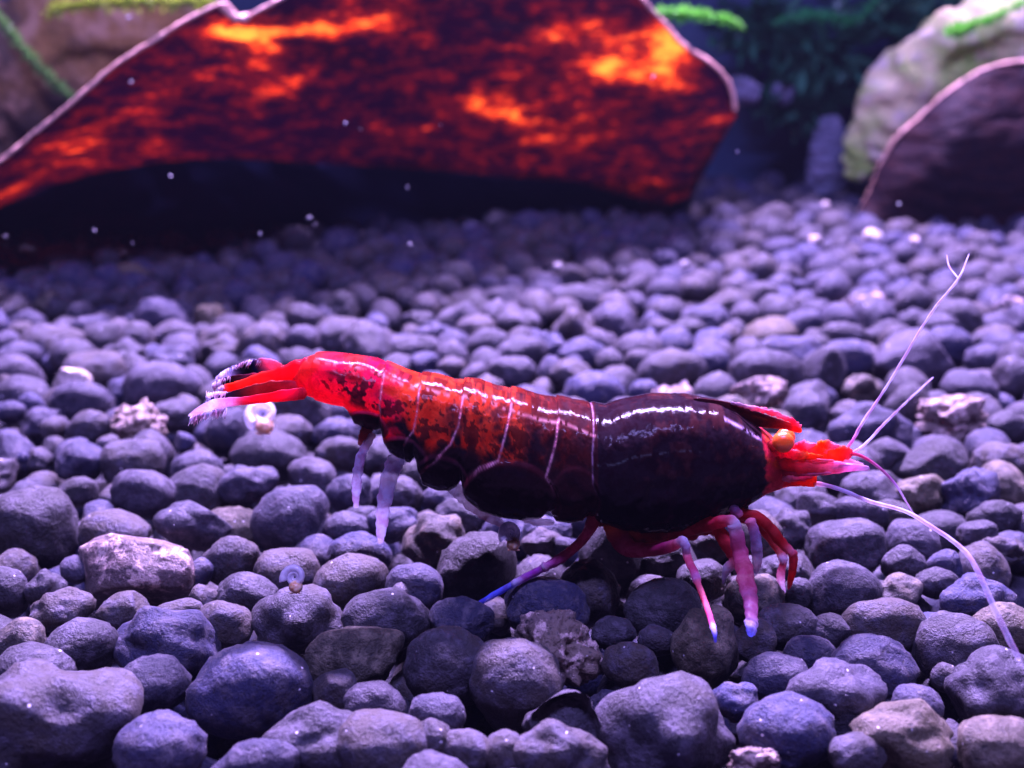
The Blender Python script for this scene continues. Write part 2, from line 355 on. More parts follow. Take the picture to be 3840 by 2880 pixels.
# the rest, too many to be objects, and a lower layer that fills the gaps
def mass(items, name, label):
    V, F, n = [], [], 0
    for q, sub in items:
        v, f = variant(q['kind'], int(rng.integers(99)), sub)
        a = rng.uniform(0, 6.283); ca, sa = math.cos(a), math.sin(a); w = v * q['a']
        w = np.stack([w[:, 0] * ca - w[:, 1] * sa, w[:, 0] * sa + w[:, 1] * ca, w[:, 2]], 1) + q['c']
        V.append(w); F.append(np.array(f) + n); n += len(w)
    V = np.concatenate(V).astype(np.float32); F = np.concatenate(F).astype(np.int32)
    me = bpy.data.meshes.new(name); me.vertices.add(len(V)); me.vertices.foreach_set('co', V.ravel())
    me.loops.add(F.size); me.loops.foreach_set('vertex_index', F.ravel())
    me.polygons.add(len(F)); me.polygons.foreach_set('loop_start', np.arange(0, F.size, 3, dtype=np.int32)); me.polygons.foreach_set('loop_total', np.full(len(F), 3, np.int32))
    me.update(calc_edges=True)
    o = link(name, me, M_PEBS); tag(o, label, 'gravel', kind='stuff'); return o
items = [(PB[i], 3 if PB[i]['c'][1] < 9 else 2) for i in rest]
for _ in range(4200):
    y = math.sqrt(rng.uniform(2.6 ** 2, 12.5 ** 2)); x = rng.uniform(-1, 1) * (.52 * y + .9); r = rng.uniform(.13, .2)
    items.append((dict(c=np.array([x, y, rng.uniform(-.48, -.34)]), a=np.array([r, r, r * .9]), kind='egg'), 2))
mass(items, 'gravel', 'dark violet-grey soil pebbles filling the bed between the larger ones')

# ------------------------------------------------------------------ ground under the gravel, rear glass
M = NT('dark_substrate'); M.b.inputs['Base Color'].default_value = (.03, .027, .035, 1); M.b.inputs['Roughness'].default_value = .9
g = mesh('ground', [(-40, -6, -.62), (40, -6, -.62), (40, 40, -.62), (-40, 40, -.62)], [(0, 1, 2, 3)])
tag(link('ground', g, M.m, smooth=False), kind='structure')
M = NT('rear_pane_blue'); tc = M.add('ShaderNodeTexCoord'); n = M.noise(tc.outputs['Object'], .16, 3)
M.L(M.mix(M.ramp(n.outputs[0], .35, .7), (.012, .022, .065), (.05, .095, .14)), M.b.inputs['Base Color']); M.b.inputs['Roughness'].default_value = .5
g = mesh('wall', [(-40, 16.4, -.5), (40, 16.4, -.5), (40, 16.4, 10), (-40, 16.4, 10)], [(0, 1, 2, 3)])
tag(link('back_wall', g, M.m, smooth=False), kind='structure')

# ------------------------------------------------------------------ the shrimp
YS = 4.80
shrimp = empty('red_shrimp', tuple(P(2100, 2050, YS)))
tag(shrimp, 'black and red shrimp with an orange eye walking over the pebbles', 'shrimp')
OFF = np.array(shrimp.location)
def shell_mat(name, sss=.0, rough=.28, attr=True, trans=0.0, coat=.4, clear=0.0, mottle=(1, 1, 1)):
    M = NT(name); a = M.add('ShaderNodeAttribute', attribute_name='pigment'); g = M.add('ShaderNodeAttribute', attribute_name='glow')
    tc = M.add('ShaderNodeTexCoord'); v = tc.outputs['Object']
    n = M.noise(v, 30, 4, .6); n2 = M.noise(v, 9, 3)
    nm = M.noise(v, 16, 5, .65, .4); pig = M.mix(M.ramp(nm.outputs[0], .60, .40), a.outputs['Color'], mottle, 'MULTIPLY')
    M.L(pig, M.b.inputs['Base Color'])
    M.b.inputs['Roughness'].default_value = rough; M.b.inputs['Specular IOR Level'].default_value = .035; M.b.inputs['Coat Weight'].default_value = coat; M.b.inputs['Coat Roughness'].default_value = .12
    M.b.inputs['Subsurface Weight'].default_value = 0
    b = M.bump(n2.outputs[0], .05, .02); n4 = M.noise(v, 75, 3, .6); b = M.bump(n.outputs[0], .25, .003, b); b = M.bump(n4.outputs[0], .35, .0012, b); M.L(b, M.b.inputs['Normal'])
    tr = M.add('ShaderNodeBsdfTranslucent'); M.L(pig, tr.inputs[0]); M.L(b, tr.inputs['Normal'])
    mx = M.add('ShaderNodeMixShader'); M.L(M.math('MULTIPLY', g.outputs['Fac'], 1.0), mx.inputs[0]); M.L(M.b.outputs[0], mx.inputs[1]); M.L(tr.outputs[0], mx.inputs[2])
    last = mx.outputs[0]
    if clear > 0:
        c = M.add('ShaderNodeAttribute', attribute_name='clear'); tp = M.add('ShaderNodeBsdfTransparent')
        m2 = M.add('ShaderNodeMixShader'); M.L(c.outputs['Fac'], m2.inputs[0]); M.L(last, m2.inputs[1]); M.L(tp.outputs[0], m2.inputs[2]); last = m2.outputs[0]
    M.L(last, M.out.inputs[0]); return M.m
M_SHELL = shell_mat('glossy_pigmented_shell', rough=.12, coat=0, mottle=(.75, .55, .6))
M_LIMB = shell_mat('translucent_limb', rough=.35, clear=1, coat=.04, mottle=(.8, .55, .62))

TOP = [(1100,1395),(1140,1338),(1165,1328),(1190,1320),(1262,1320),(1334,1325),(1407,1334),(1457,1354),(1508,1374),(1573,1393),(1638,1398),(1689,1408),(1739,1415),(1797,1419),(1870,1439),(1956,1455),(2014,1471),(2087,1482),(2159,1492),(2215,1499),(2245,1512),(2280,1518),(2325,1504),(2371,1491),(2438,1480),(2517,1477),(2584,1481),(2637,1489),(2703,1502),(2756,1526),(2800,1556),(2862,1601),(2920,1655),(2990,1690),(3050,1730),(3075,1760)]
BOT = [(1100,1450),(1140,1483),(1161,1490),(1219,1509),(1291,1527),(1310,1545),(1330,1585),(1378,1609),(1412,1612),(1432,1602),(1442,1655),(1460,1690),(1493,1712),(1537,1722),(1558,1704),(1568,1745),(1582,1804),(1638,1828),(1682,1832),(1712,1816),(1728,1792),(1742,1850),(1797,1898),(1870,1923),(1956,1935),(2030,1930),(2056,1908),(2087,1938),(2144,1947),(2185,1940),(2208,1922),(2235,1935),(2325,1966),(2411,1980),(2504,1980),(2570,1972),(2623,1953),(2690,1930),(2743,1910),(2810,1880),(2869,1842),(2925,1818),(2990,1812),(3050,1790),(3075,1764)]
HWD = [(1100,.045),(1150,.10),(1260,.15),(1430,.19),(1600,.235),(1850,.27),(2100,.285),(2300,.30),(2500,.305),(2700,.27),(2850,.20),(2950,.13),(3040,.075),(3075,.01)]
J = [[(1446,1363),(1436,1457),(1432,1540)], [(1580,1406),(1573,1479),(1559,1544),(1520,1600)], [(1739,1435),(1725,1515),(1696,1580),(1638,1645),(1560,1700)], [(1917,1464),(1895,1544),(1870,1631),(1800,1665),(1735,1740),(1730,1800)],
     [(2090,1508),(2076,1573),(2043,1688),(2082,1740),(2098,1800),(2090,1880),(2062,1920)], [(2222,1500),(2210,1602),(2213,1710),(2240,1782),(2228,1891),(2212,1925)]]
LOBES = [(1378,1552,88,62),(1510,1648,100,76),(1652,1730,108,106),(1908,1782,182,156),(2150,1800,104,158)]     # pleura ellipses
def seg_dist(px, py, line):
    d = np.full(px.shape, 1e9); sgn = np.zeros(px.shape)
    for (x0, y0), (x1, y1) in zip(line, line[1:]):
        vx, vy = x1 - x0, y1 - y0; t = np.clip(((px - x0) * vx + (py - y0) * vy) / (vx * vx + vy * vy), 0, 1)
        dd = np.hypot(px - x0 - t * vx, py - y0 - t * vy); d = np.minimum(d, dd)
    return d
NC, NR = 760, 280
xs = np.linspace(1100, 3075, NC)
ys_top = interp(xs, TOP); ys_bot = interp(xs, BOT)
k = np.array([1, 2, 3, 2, 1]) / 9.0
def sm(a, n):
    for _ in range(n): a = np.concatenate([a[:2], np.convolve(a, k, 'valid'), a[-2:]])
    return a
ys_top = sm(ys_top, 3)
hw = sm(interp(xs, HWD), 6)
th = np.linspace(0, 2 * math.pi, NR, endpoint=False)
el = math.atan2(CAMH - .8, YS); ce, se = math.cos(el), math.sin(el)
e = 2 / 2.25
cy = np.sign(np.cos(th)) * np.abs(np.cos(th)) ** e; sz = np.sign(np.sin(th)) * np.abs(np.sin(th)) ** e
V = np.zeros((NC, NR, 3)); SX = np.zeros((NC, NR)); SY = np.zeros((NC, NR))
for i in range(NC):
    p1 = P(xs[i], ys_top[i], YS); p0 = P(xs[i], ys_bot[i], YS)
    zc = (p1[2] + p0[2]) / 2; h = (p1[2] - p0[2]) / 2; b = hw[i]; a = h
    for _ in range(5):
        v_ = sz * a * ce + cy * b * se                    # height seen from the lens side
        top, bot = v_.max() / ce, v_.min() / ce
        a *= (2 * h) / (top - bot)
    V[i, :, 0] = p1[0]; V[i, :, 1] = YS + cy * b; V[i, :, 2] = zc + sz * a
    SX[i] = xs[i]; SY[i] = (ys_top[i] + ys_bot[i]) / 2 - sz * (ys_bot[i] - ys_top[i]) / 2
# relief: each plate of the shell overlaps the next, side flaps stand proud
def fb(x, y, s, o=0.0, oct=3):
    out = np.zeros(x.shape); it = np.nditer(x, flags=['multi_index'])
    for _ in it:
        m = it.multi_index; p = Vector((x[m] * s, y[m] * s, o)); a = 1.0
        for q in range(oct): out[m] += a * noise.noise(p); p = p * 2.07 + Vector((3.1, 1.7, .3)); a *= .5
    return out
side = np.abs(cy)[None, :]
# the pattern is mirrored on both flanks, with its own noise over the back
NX = fb(SX, SY + 40 * np.where(cy > 0, 1, 0)[None, :], 1 / 60.0, 0.0, 4)
NX2 = fb(SX, SY, 1 / 22.0, 5.0, 3)
NX3 = fb(SX, SY, 1 / 150.0, 9.0, 2)
D = [seg_dist(SX, SY, j) for j in J]
rel = np.zeros_like(SX)
# tergite saw tooth: for every column its place inside its segment
jx = [np.interp(SY, [p[1] for p in j], [p[0] for p in j]) for j in J]
bounds = [np.full_like(SX, 1180)] + jx
for a, b in zip(bounds, bounds[1:]):
    t = (SX - a) / np.maximum(b - a, 1); m = (t >= 0) & (t < 1)
    rel += np.where(m, .010 * (1 - smooth01(t * 1.0)) - .003, 0)
m = SX > jx[5]; rel += np.where(m, .011 * smooth01((SX - jx[5]) / 20), 0)
inl = []
for n_, (lx, ly, ra, rb) in enumerate(LOBES):
    q = np.hypot((SX - lx) / ra, (SY - ly) / rb); mm = smooth01((1.0 - q) * 9) * (side > .35)
    inl.append((q, mm)); rel += mm * (.011 + .007 * n_ / 3) * smooth01((side - .3) * 2) * (1.0 if n_ != 3 else smooth01((2110 - SX) / 12)) * (1.0 if n_ < 4 else .35)
rel += NX * .004 * smooth01((SX - 1200) / 100)
for d in D: rel -= .005 * np.exp(-(d / 5.0) ** 2)
C0 = np.stack([V[:, :, 0].mean(1), V[:, :, 1].mean(1), V[:, :, 2].mean(1)], 1)[:, None, :]
dirn = V - C0; dirn[:, :, 0] = 0; dirn /= np.linalg.norm(dirn, axis=2, keepdims=True) + 1e-9
fade = smooth01((3040 - SX) / 60)
V += dirn * (rel * fade)[:, :, None]
# pigment
def lin(h): 
    c = np.array([int(h[i:i + 2], 16) for i in (0, 2, 4)]) / 255.0
    return np.where(c <= .04045, c / 12.92, ((c + .055) / 1.055) ** 2.4)
def mixc(c, col, w): return c * (1 - w[..., None]) + np.asarray(col) * w[..., None]
C = np.zeros(SX.shape + (3,)); C[:] = (.014, .007, .011); G = np.zeros_like(SX)
frac = (SY - ys_top[:, None]) / (ys_bot - ys_top)[:, None]
# brown clouds on the carapace, upper and front
w = smooth01(NX * 1.6 + NX2 * .5 + .15) * smooth01((SX - 2250) / 200) * smooth01((.85 - frac) * 3) * smooth01((SX - 2200) / 500 + .25); C = mixc(C, (.060, .018, .017), w * .45)
# reddish glowing abdomen: upper parts
up = smooth01(((1.0 - frac) - .54) * 4.5 + NX * 1.2)
red = smooth01((2330 - SX) / 700.0 + NX * .7) * up * (SX < jx[5])
C = mixc(C, (.30, .035, .022), red * .8); G += red * .35
hot = smooth01((2000 - SX) / 200 + NX * 2.0 - .1) * smooth01((SX - 1400) / 60) * smooth01((.42 - frac) * 5 + NX3 * 2) * (SX < 1990)
C = mixc(C, (.80, .065, .022), hot * .85); G = np.maximum(G, hot * .5)
tail = smooth01((1560 - SX) / 130 + NX * .8); C = mixc(C, (.92, .012, .085), tail); G = np.maximum(G, tail * .6)
tl = smooth01((1460 - SX) / 50) * smooth01(NX3 * 2 + .45) * smooth01((.6 - frac) * 4); C = mixc(C, (.9, .06, .02), tl * .7)
# dark mottling over the red
blotch = smooth01((NX + .55 * NX2 - .10) * 9) * smooth01((SX - 1230) / 80) * (SX < 2230) * smooth01((.62 - frac) * 5); C = mixc(C, (.035, .007, .008), blotch * .85); G *= 1 - .8 * blotch
bl2 = smooth01((NX2 + .3 * NX - .12) * 12) * smooth01((.62 - frac) * 6) * smooth01((frac - .22) * 8) * smooth01((SX - 1190) / 40) * (SX < 1460); C = mixc(C, (.05, .004, .012), bl2 * .8)
dl = np.exp(-((frac - .17 - .03 * NX) / .05) ** 2) * smooth01((SX - 1215) / 40) * smooth01((1400 - SX) / 40) * .8; C = mixc(C, (.03, .006, .008), dl)
# black flaps with a thin red border
for (q, mm) in inl:
    w = smooth01((1.02 - q) * 10) * (side > .3); core = smooth01((.93 - q) * 6 + NX * .4) * (side > .3)
    C = mixc(C, (.05, .008, .012), w * .7); G *= 1 - .9 * w; C = mixc(C, (.012, .004, .010), core * .96)
low = smooth01((frac - .39 - .10 * smooth01((1650 - SX) / 200)) * 5.5 + NX * .25) * smooth01((SX - 1440) / 80) * (SX < 2850); C = mixc(C, (.013, .006, .012), low * .9); G *= 1 - low
def w_last(q): return np.exp(-((q - .985) * 20) ** 2) * .35 * (SX > 2095) * (SX < 2205)
for n_, (q, mm) in enumerate(inl):  # red border over the black, slight rim light painted into it
    ra = LOBES[n_][2]; w = np.exp(-((q - .985) * ra / 5.5) ** 2) * (side > .3) * (.45 + .55 * smooth01(NX2 * 4 + .6)) * (1.0 if n_ < 3 else smooth01((2110 - SX) / 10)) if n_ < 4 else w_last(q)
    w = w * (.25 + .75 * smooth01((SY - LOBES[n_][1]) / LOBES[n_][3] + .55)); C = mixc(C, (.30, .045, .07), w * .62)
# the flanks of the middle segments darken to near black
dk = smooth01((frac - .36 + .16 * NX) * 6) * smooth01((SX - 1520) / 160) * (SX < 2230); C = mixc(C, (.022, .007, .011), dk * .75); G *= 1 - .8 * dk
dk = smooth01((SX - 1930) / 200) * (SX < 2230) * smooth01(.75 - NX * 1.2); C = mixc(C, (.045, .012, .014), dk * .6)
# joints
for n_, d in enumerate(D):
    w = np.exp(-(d / (4.0 if n_ < 5 else 3.0)) ** 2) * smooth01((.66 - frac) * 4) * (.45 + .55 * smooth01(NX2 * 4 + .5)); C = mixc(C, (.75, .35, .42) if n_ < 5 else (.50, .30, .42), w * (.85 if n_ < 5 else .5))
    w = np.exp(-(d / 5) ** 2) * smooth01((frac - .5) * 5); C = mixc(C, (.16, .02, .03), w * (.25 if n_ != 3 else .4))
# lamp highlight along the back, painted in as a pale line
line = [(1180,1332),(1262,1332),(1334,1338),(1407,1350),(1500,1392),(1590,1412),(1700,1432),(1790,1440),(1870,1462),(1956,1490),(2020,1505),(2100,1515),(2220,1550)]
ry = np.interp(SX, [p[0] for p in line], [p[1] for p in line])
w = np.exp(-((SY - ry) / 4.5) ** 2) * smooth01(NX2 * 5 + .75) * (SX < 2225); C = mixc(C, (.9, .45, .45), w * .3)
car = [(2226,1553),(2270,1562),(2330,1540),(2380,1522),(2450,1512),(2560,1514),(2640,1513),(2703,1520),(2760,1550),(2820,1590),(2862,1612)]  # upper lamp highlight on the carapace, its front end painted pale
ry = np.interp(SX, [p[0] for p in car], [p[1] for p in car])
w = np.exp(-((SY - ry) / 4.0) ** 2) * smooth01(NX2 * 5 + .9) * (SX > 2700) * (SX < 2862); C = mixc(C, (.5, .4, .6), w * .6)
car2 = [(2226,1640),(2290,1638),(2360,1612),(2430,1602),(2530,1592),(2610,1600)]  # lower lamp highlight, painted as a faint line
ry = np.interp(SX, [p[0] for p in car2], [p[1] for p in car2])
w = np.exp(-((SY - ry) / 3.2) ** 2) * smooth01(NX2 * 5 + .6) * (SX > 2226) * smooth01((2620 - SX) / 60); C = mixc(C, (.10, .12, .11), w * .5)
# red face
fx = 2852 + 14 * NX2 + 10 * NX; w = smooth01((SX - fx) / 26 + .5); C = mixc(C, (.90, .04, .08), w); G = np.maximum(G, w * .45)
w2 = w * smooth01(NX * 3 + .3) * smooth01((.6 - frac) * 4); C = mixc(C, (.95, .11, .02), w2 * .8)
w3 = w * np.exp(-((SX - 2950) / 32) ** 2 - ((SY - 1702) / 9) ** 2); C = mixc(C, (.03, .004, .01), w3 * .9)
vv = V.reshape(-1, 3) - OFF; F = grid_faces(NC, NR, True)
F.append(tuple(range(NR))[::-1]); F.append(tuple(range((NC - 1) * NR, NC * NR)))
me = mesh('body', vv, F, C.reshape(-1, 3), {'glow': G.reshape(-1)})
link('body', me, M_SHELL, shrimp)

def tube(name, pts, mat, parent=shrimp, flat=1.0, n=40, m=16, lump=.0, seed=0, tip=True, off=OFF, obj=True):
    """pts rows: px, py, Y, radius in photo px, (r,g,b), glow, clear"""
    rows = np.array([[p[0], p[1], p[2], p[3], *p[4], p[5], p[6]] for p in pts], float)
    R = catmull(rows, n); R[:, 3] = np.maximum(R[:, 3], .8) * (.68 if name == 'feeler' else 1.0)
    pos = np.array([P(r[0], r[1], r[2]) for r in R]); dep = pos[:, 1] * CP - (pos[:, 2] - CAMH) * SP; rad = R[:, 3] * dep / FPX
    tan = np.gradient(pos, axis=0); tan /= np.linalg.norm(tan, axis=1, keepdims=True) + 1e-9
    V, Cc, Gg, Cl = [], [], [], []
    prev = None
    for i in range(n):
        t = tan[i]; dv = np.array([0, 1.0, 0]); dv = dv - t * (dv @ t)
        if np.linalg.norm(dv) < .25 and prev is not None: dv = prev - t * (prev @ t)
        dv /= np.linalg.norm(dv) + 1e-9; prev = dv; w = np.cross(t, dv)
        s = 1.0
        if i == 0: s = .5
        if tip and i == n - 1: s = .35
        for j in range(m):
            a = 2 * math.pi * j / m
            rr = rad[i] * s * (1 + lump * noise.noise(Vector((i * .35 + seed, math.cos(a) * 1.2, math.sin(a) * 1.2))) * 2)
            V.append(pos[i] + w * math.cos(a) * rr + dv * math.sin(a) * rr * flat); Cc.append(np.clip(R[i, 4:7], 0, 1)); Gg.append(min(max(R[i, 7], 0), 1)); Cl.append(min(max(R[i, 8], 0), 1))
    F = grid_faces(n, m, True); F.append(tuple(range(m))[::-1]); F.append(tuple(range((n - 1) * m, n * m)))
    V = np.array(V) - off
    if not obj: return V, F, Cc, Gg, Cl
    me = mesh(name, V, F, np.array(Cc), {'glow': Gg, 'clear': Cl})
    return link(name, me, mat, parent)
def joined(name, parts, mat, parent, kind=None):
    V, F, Cc, Gg, Cl, n = [], [], [], [], [], 0
    for v, f, c, g, k_ in parts:
        V += list(v); F += [tuple(a + n for a in q) for q in f]; Cc += list(c); Gg += list(g); Cl += list(k_); n += len(v)
    me = mesh(name, V, F, np.array(Cc), {'glow': Gg, 'clear': Cl}); o = link(name, me, mat, parent)
    if kind: o['kind'] = kind
    return o
RED, PNK, DRK, LAV, BLU, MAG, WHT, ORG, BRN = (.95,.05,.12), (.98,.30,.42), (.05,.008,.012), (.72,.68,.95), (.16,.20,.90), (.85,.12,.28), (.85,.75,.9), (.9,.13,.02), (.16,.03,.03)
def row(x, y, Y, r, c, g=.55, k=0.0): return (x, y, Y, r, c, g, k)
# rostrum and the ridge that carries it
tube('rostrum', [row(2600,1500,YS,12,DRK,0),row(2700,1526,YS,26,DRK,0),row(2760,1548,YS,33,DRK,.0),row(2820,1567,YS,31,(.03,.008,.012),.05),row(2880,1582,YS,25,(.05,.008,.012),.1),row(2940,1594,YS,17,(.25,.02,.02),.3),row(2985,1608,YS,14,(.75,.04,.03),.5),row(3006,1619,YS,7,ORG,.5)], M_SHELL, flat=.3)
tube('rostrum_crest', [row(2740,1511,YS-.01,4,(.4,.3,.4),.2),row(2800,1525,YS-.02,7,(.6,.3,.4),.3),row(2860,1537,YS-.02,9,(.95,.25,.35),.4),row(2920,1557,YS-.02,9,PNK,.4),row(2970,1579,YS-.02,8,RED,.4),row(3004,1603,YS-.01,5,PNK,.3)], M_LIMB, flat=.6, lump=.6, n=60)
# eyes
def eye(px, py, Y, r):
    c = P(px, py, Y); bm = bmesh.new(); bmesh.ops.create_uvsphere(bm, u_segments=40, v_segments=24, radius=r)
    for v in bm.verts:
        v.co.z *= .98
        if v.co.y < 0: v.co.y *= .92
    me = bpy.data.meshes.new('eye'); bm.to_mesh(me); bm.free()
    o = link('eye', me, M_EYE, shrimp); o.location = Vector(c) - Vector(OFF); return o
M = NT('amber_eye'); tc = M.add('ShaderNodeTexCoord'); vo = M.add('ShaderNodeTexVoronoi'); M.L(tc.outputs['Object'], vo.inputs['Vector']); vo.inputs['Scale'].default_value = 110
nn = M.noise(tc.outputs['Object'], 25, 3)
c = M.mix(M.ramp(nn.outputs[0], .4, .62), (1.0, .12, .02), (1.0, .24, .05)); M.L(M.mix(M.ramp(vo.outputs[0], .0, .6), c, (1.0, .12, .015)), M.b.inputs['Base Color'])
M.b.inputs['Roughness'].default_value = .28; M.b.inputs['Subsurface Weight'].default_value = .3; M.b.inputs['Subsurface Radius'].default_value = (.1, .03, .01); M.b.inputs['Subsurface Scale'].default_value = .3
M.L(M.bump(vo.outputs[0], .2, .002), M.b.inputs['Normal']); M_EYE = M.m
eye(2937, 1658, YS - .20, .050); eye(2946, 1640, YS + .17, .046)
tube('eye_stalk', [row(2870,1680,YS-.08,22,BRN,.1),row(2915,1668,YS-.14,24,(.5,.03,.03),.3),row(2930,1660,YS-.15,20,(.7,.08,.03),.3)], M_SHELL)
tube('eye_stalk', [row(2870,1670,YS+.08,20,BRN,.1),row(2930,1650,YS+.15,20,(.7,.08,.03),.3)], M_SHELL)
# antenna bases and head scales
for nm, pts in (('antennule_base', [row(2960,1690,YS-.08,22,RED),row(3020,1682,YS-.10,20,(.9,.05,.06)),row(3040,1690,YS-.10,17,PNK)]),
                ('antennule_base', [row(3030,1700,YS-.10,24,RED),row(3085,1678,YS-.11,22,ORG),row(3110,1690,YS-.11,17,PNK)]),
                ('antennule_base', [row(3100,1705,YS-.11,26,ORG),row(3165,1700,YS-.12,30,(.9,.07,.04)),row(3190,1712,YS-.12,16,PNK)]),
                ('antennule_base', [row(3010,1715,YS+.08,26,RED),row(3120,1700,YS+.10,24,ORG),row(3180,1692,YS+.12,14,PNK)]),
                ('antennal_scale', [row(2880,1730,YS-.12,34,RED,.5),row(2990,1742,YS-.17,38,(.88,.04,.08),.6),row(3100,1752,YS-.19,30,PNK,.6),row(3190,1752,YS-.2,17,(.8,.3,.6),.5,.1),row(3262,1758,YS-.2,9,LAV,.4,.3)]),
                ('antennal_scale', [row(2900,1720,YS+.10,30,RED,.5),row(3060,1725,YS+.17,34,(.88,.05,.06),.6),row(3170,1738,YS+.2,24,PNK,.6),row(3240,1748,YS+.2,8,LAV,.4,.3)]),
                ('antenna_base', [row(2870,1790,YS-.10,44,RED,.4),row(2950,1796,YS-.14,30,(.88,.03,.05),.5),row(3010,1800,YS-.16,25,(.85,.04,.02),.5),row(3062,1808,YS-.17,22,ORG,.5)]),
                ('antenna_base', [row(2870,1780,YS+.10,30,RED,.4),row(3020,1785,YS+.15,22,RED,.5),row(3060,1790,YS+.16,16,ORG,.5)])):
    tube(nm, pts, M_LIMB, flat=.55, lump=.10, n=36, seed=len(pts))
for q, (x0, y0, x1, y1, r_, c1, c2) in enumerate([(2900,1700,3090,1712,13,RED,ORG),(2890,1722,3130,1728,11,(.75,.03,.05),PNK),(2880,1752,3200,1742,8,(.9,.10,.20),WHT),(2885,1775,3120,1772,10,(.8,.03,.10),(.9,.2,.4)),(2900,1798,3050,1790,9,PNK,RED),(2990,1676,3060,1664,10,RED,PNK),(3075,1668,3150,1672,10,ORG,PNK)]):
    tube('mouthpart', [row(x0,y0,YS-.13,r_*1.5,c1,.4),row((x0*2+x1)/3,(y0*2+y1)/3-3,YS-.17,r_*1.6,c1,.5),row((x0+2*x1)/3,(y0+2*y1)/3+2,YS-.19,r_*1.25,c2,.5),row(x1,y1,YS-.21,r_*.3,c2,.5)], M_LIMB, flat=.7, lump=.3, n=40, m=10, seed=q*3)
tube('jaw', [row(2800,1840,YS-.10,30,(.10,.012,.02),.1),row(2870,1800,YS-.12,44,(.6,.03,.06),.3),row(2930,1770,YS-.12,34,RED,.4),row(2985,1760,YS-.12,16,PNK,.4)], M_SHELL, flat=.8, lump=.2)
# long feelers
UP1 = [(3150,1712,YS-.12,9,PNK),(3195,1655,YS-.10,8,(.7,.2,.5)),(3236,1582,YS-.05,8,LAV),(3303,1483,YS,7,LAV),(3369,1377,YS+.05,7,LAV),(3435,1264,YS+.1,6,LAV),(3508,1151,YS+.15,6,LAV),(3594,1045,YS+.25,6,LAV),(3634,952,YS+.4,4,LAV)]
tube('feeler', [row(*p[:3], p[3] , p[4], .35, .28 + .03 * i) for i, p in enumerate(UP1)], M_LIMB, n=90, m=10, lump=.25)
tube('feeler', [row(3160,1716,YS-.1,8,PNK,.4,.1),row(3236,1672,YS,7,LAV,.4,.45),row(3316,1589,YS+.1,7,LAV,.4,.55),row(3415,1492,YS+.2,6,LAV,.4,.65),row(3500,1415,YS+.4,4,LAV,.4,.5)], M_LIMB, n=60, m=10, lump=.2)
tube('feeler', [row(3180,1702,YS-.12,9,RED,.4,.1),row(3225,1708,YS-.15,9,(.7,.06,.2),.4,.15),row(3290,1748,YS-.2,8,(.45,.12,.3),.4,.25),row(3356,1814,YS-.25,7,(.4,.2,.45),.4,.35),row(3400,1885,YS-.28,5,LAV,.4,.5),row(3430,1935,YS-.3,3,LAV,.4,.6)], M_LIMB, n=60, m=10)
tube('feeler', [row(3594,1045,YS+.25,5,LAV,.4,.3),row(3560,1000,YS+.35,5,LAV,.4,.5),row(3550,955,YS+.45,3,LAV,.4,.6)], M_LIMB, n=24, m=8)
tube('antenna', [(*a[:3], a[3] * .60, *a[4:6], a[6] + .15) for a in [row(3050,1812,YS-.17,15,PNK,.5,.1),row(3100,1820,YS-.2,13,LAV,.5,.2),row(3164,1840,YS-.24,13,LAV,.5,.25),row(3263,1880,YS-.32,12,LAV,.5,.3),row(3396,1918,YS-.45,12,LAV,.5,.35),row(3508,1984,YS-.6,13,LAV,.5,.35),row(3613,2062,YS-.72,15,LAV,.5,.4),row(3665,2140,YS-.82,17,LAV,.5,.45),row(3717,2253,YS-.92,19,LAV,.5,.5),row(3769,2366,YS-1.0,20,LAV,.5,.55),row(3825,2480,YS-1.08,18,LAV,.5,.6)]], M_LIMB, n=110, m=12, lump=.08)
# walking legs: segment by segment tubes in one mesh each
def leg(pts, flat=.8, n=70, lump=.10, seed=0): return tube('leg', pts, M_LIMB, flat=flat, n=n, m=14, lump=lump, seed=seed)
YN = YS - .16
leg([row(2240,1905,YN,30,(.5,.03,.05)),row(2222,1960,YN,27,(.7,.06,.12)),row(2200,2005,YN,20,MAG),row(2150,2058,YN-.02,19,MAG),row(2095,2098,YN-.05,20,(.5,.06,.25)),row(2055,2120,YN-.07,17,(.6,.2,.5),.4,.05),row(2044,2126,YN-.07,21,WHT,.4),row(2030,2134,YN-.07,15,(.45,.12,.5),.4,.1),row(1975,2163,YN-.09,15,(.45,.10,.5),.4,.15),row(1930,2187,YN-.1,15,LAV,.4,.1),row(1915,2195,YN-.1,12,(.25,.25,.85),.4,.15),row(1850,2232,YN-.12,12,BLU,.4,.2),row(1800,2262,YN-.14,9,BLU,.4,.25),row(1772,2280,YN-.14,5,LAV,.4,.3)], seed=1, n=90)
leg([row(2290,1955,YN,34,ORG,.2),row(2320,2010,YN,42,(.55,.05,.10)),row(2360,2055,YN-.03,34,MAG),row(2420,2062,YN-.06,27,MAG),row(2500,2052,YN-.12,25,(.6,.05,.22)),row(2545,2036,YN-.18,21,PNK),row(2560,2030,YN-.2,20,WHT),row(2572,2050,YN-.21,16,LAV,.4),row(2578,2090,YN-.22,16,PNK),row(2600,2140,YN-.34,15,(.9,.18,.40)),row(2612,2172,YN-.40,17,(.8,.4,.7)),row(2618,2190,YN-.43,12,PNK),row(2645,2260,YN-.54,11,PNK),row(2668,2330,YN-.63,11,(.85,.2,.5)),row(2674,2352,YN-.66,12,LAV,.4),row(2681,2385,YN-.70,8,BLU,.4,.2),row(2683,2410,YN-.72,4,BLU,.4,.3)], seed=2, n=110)
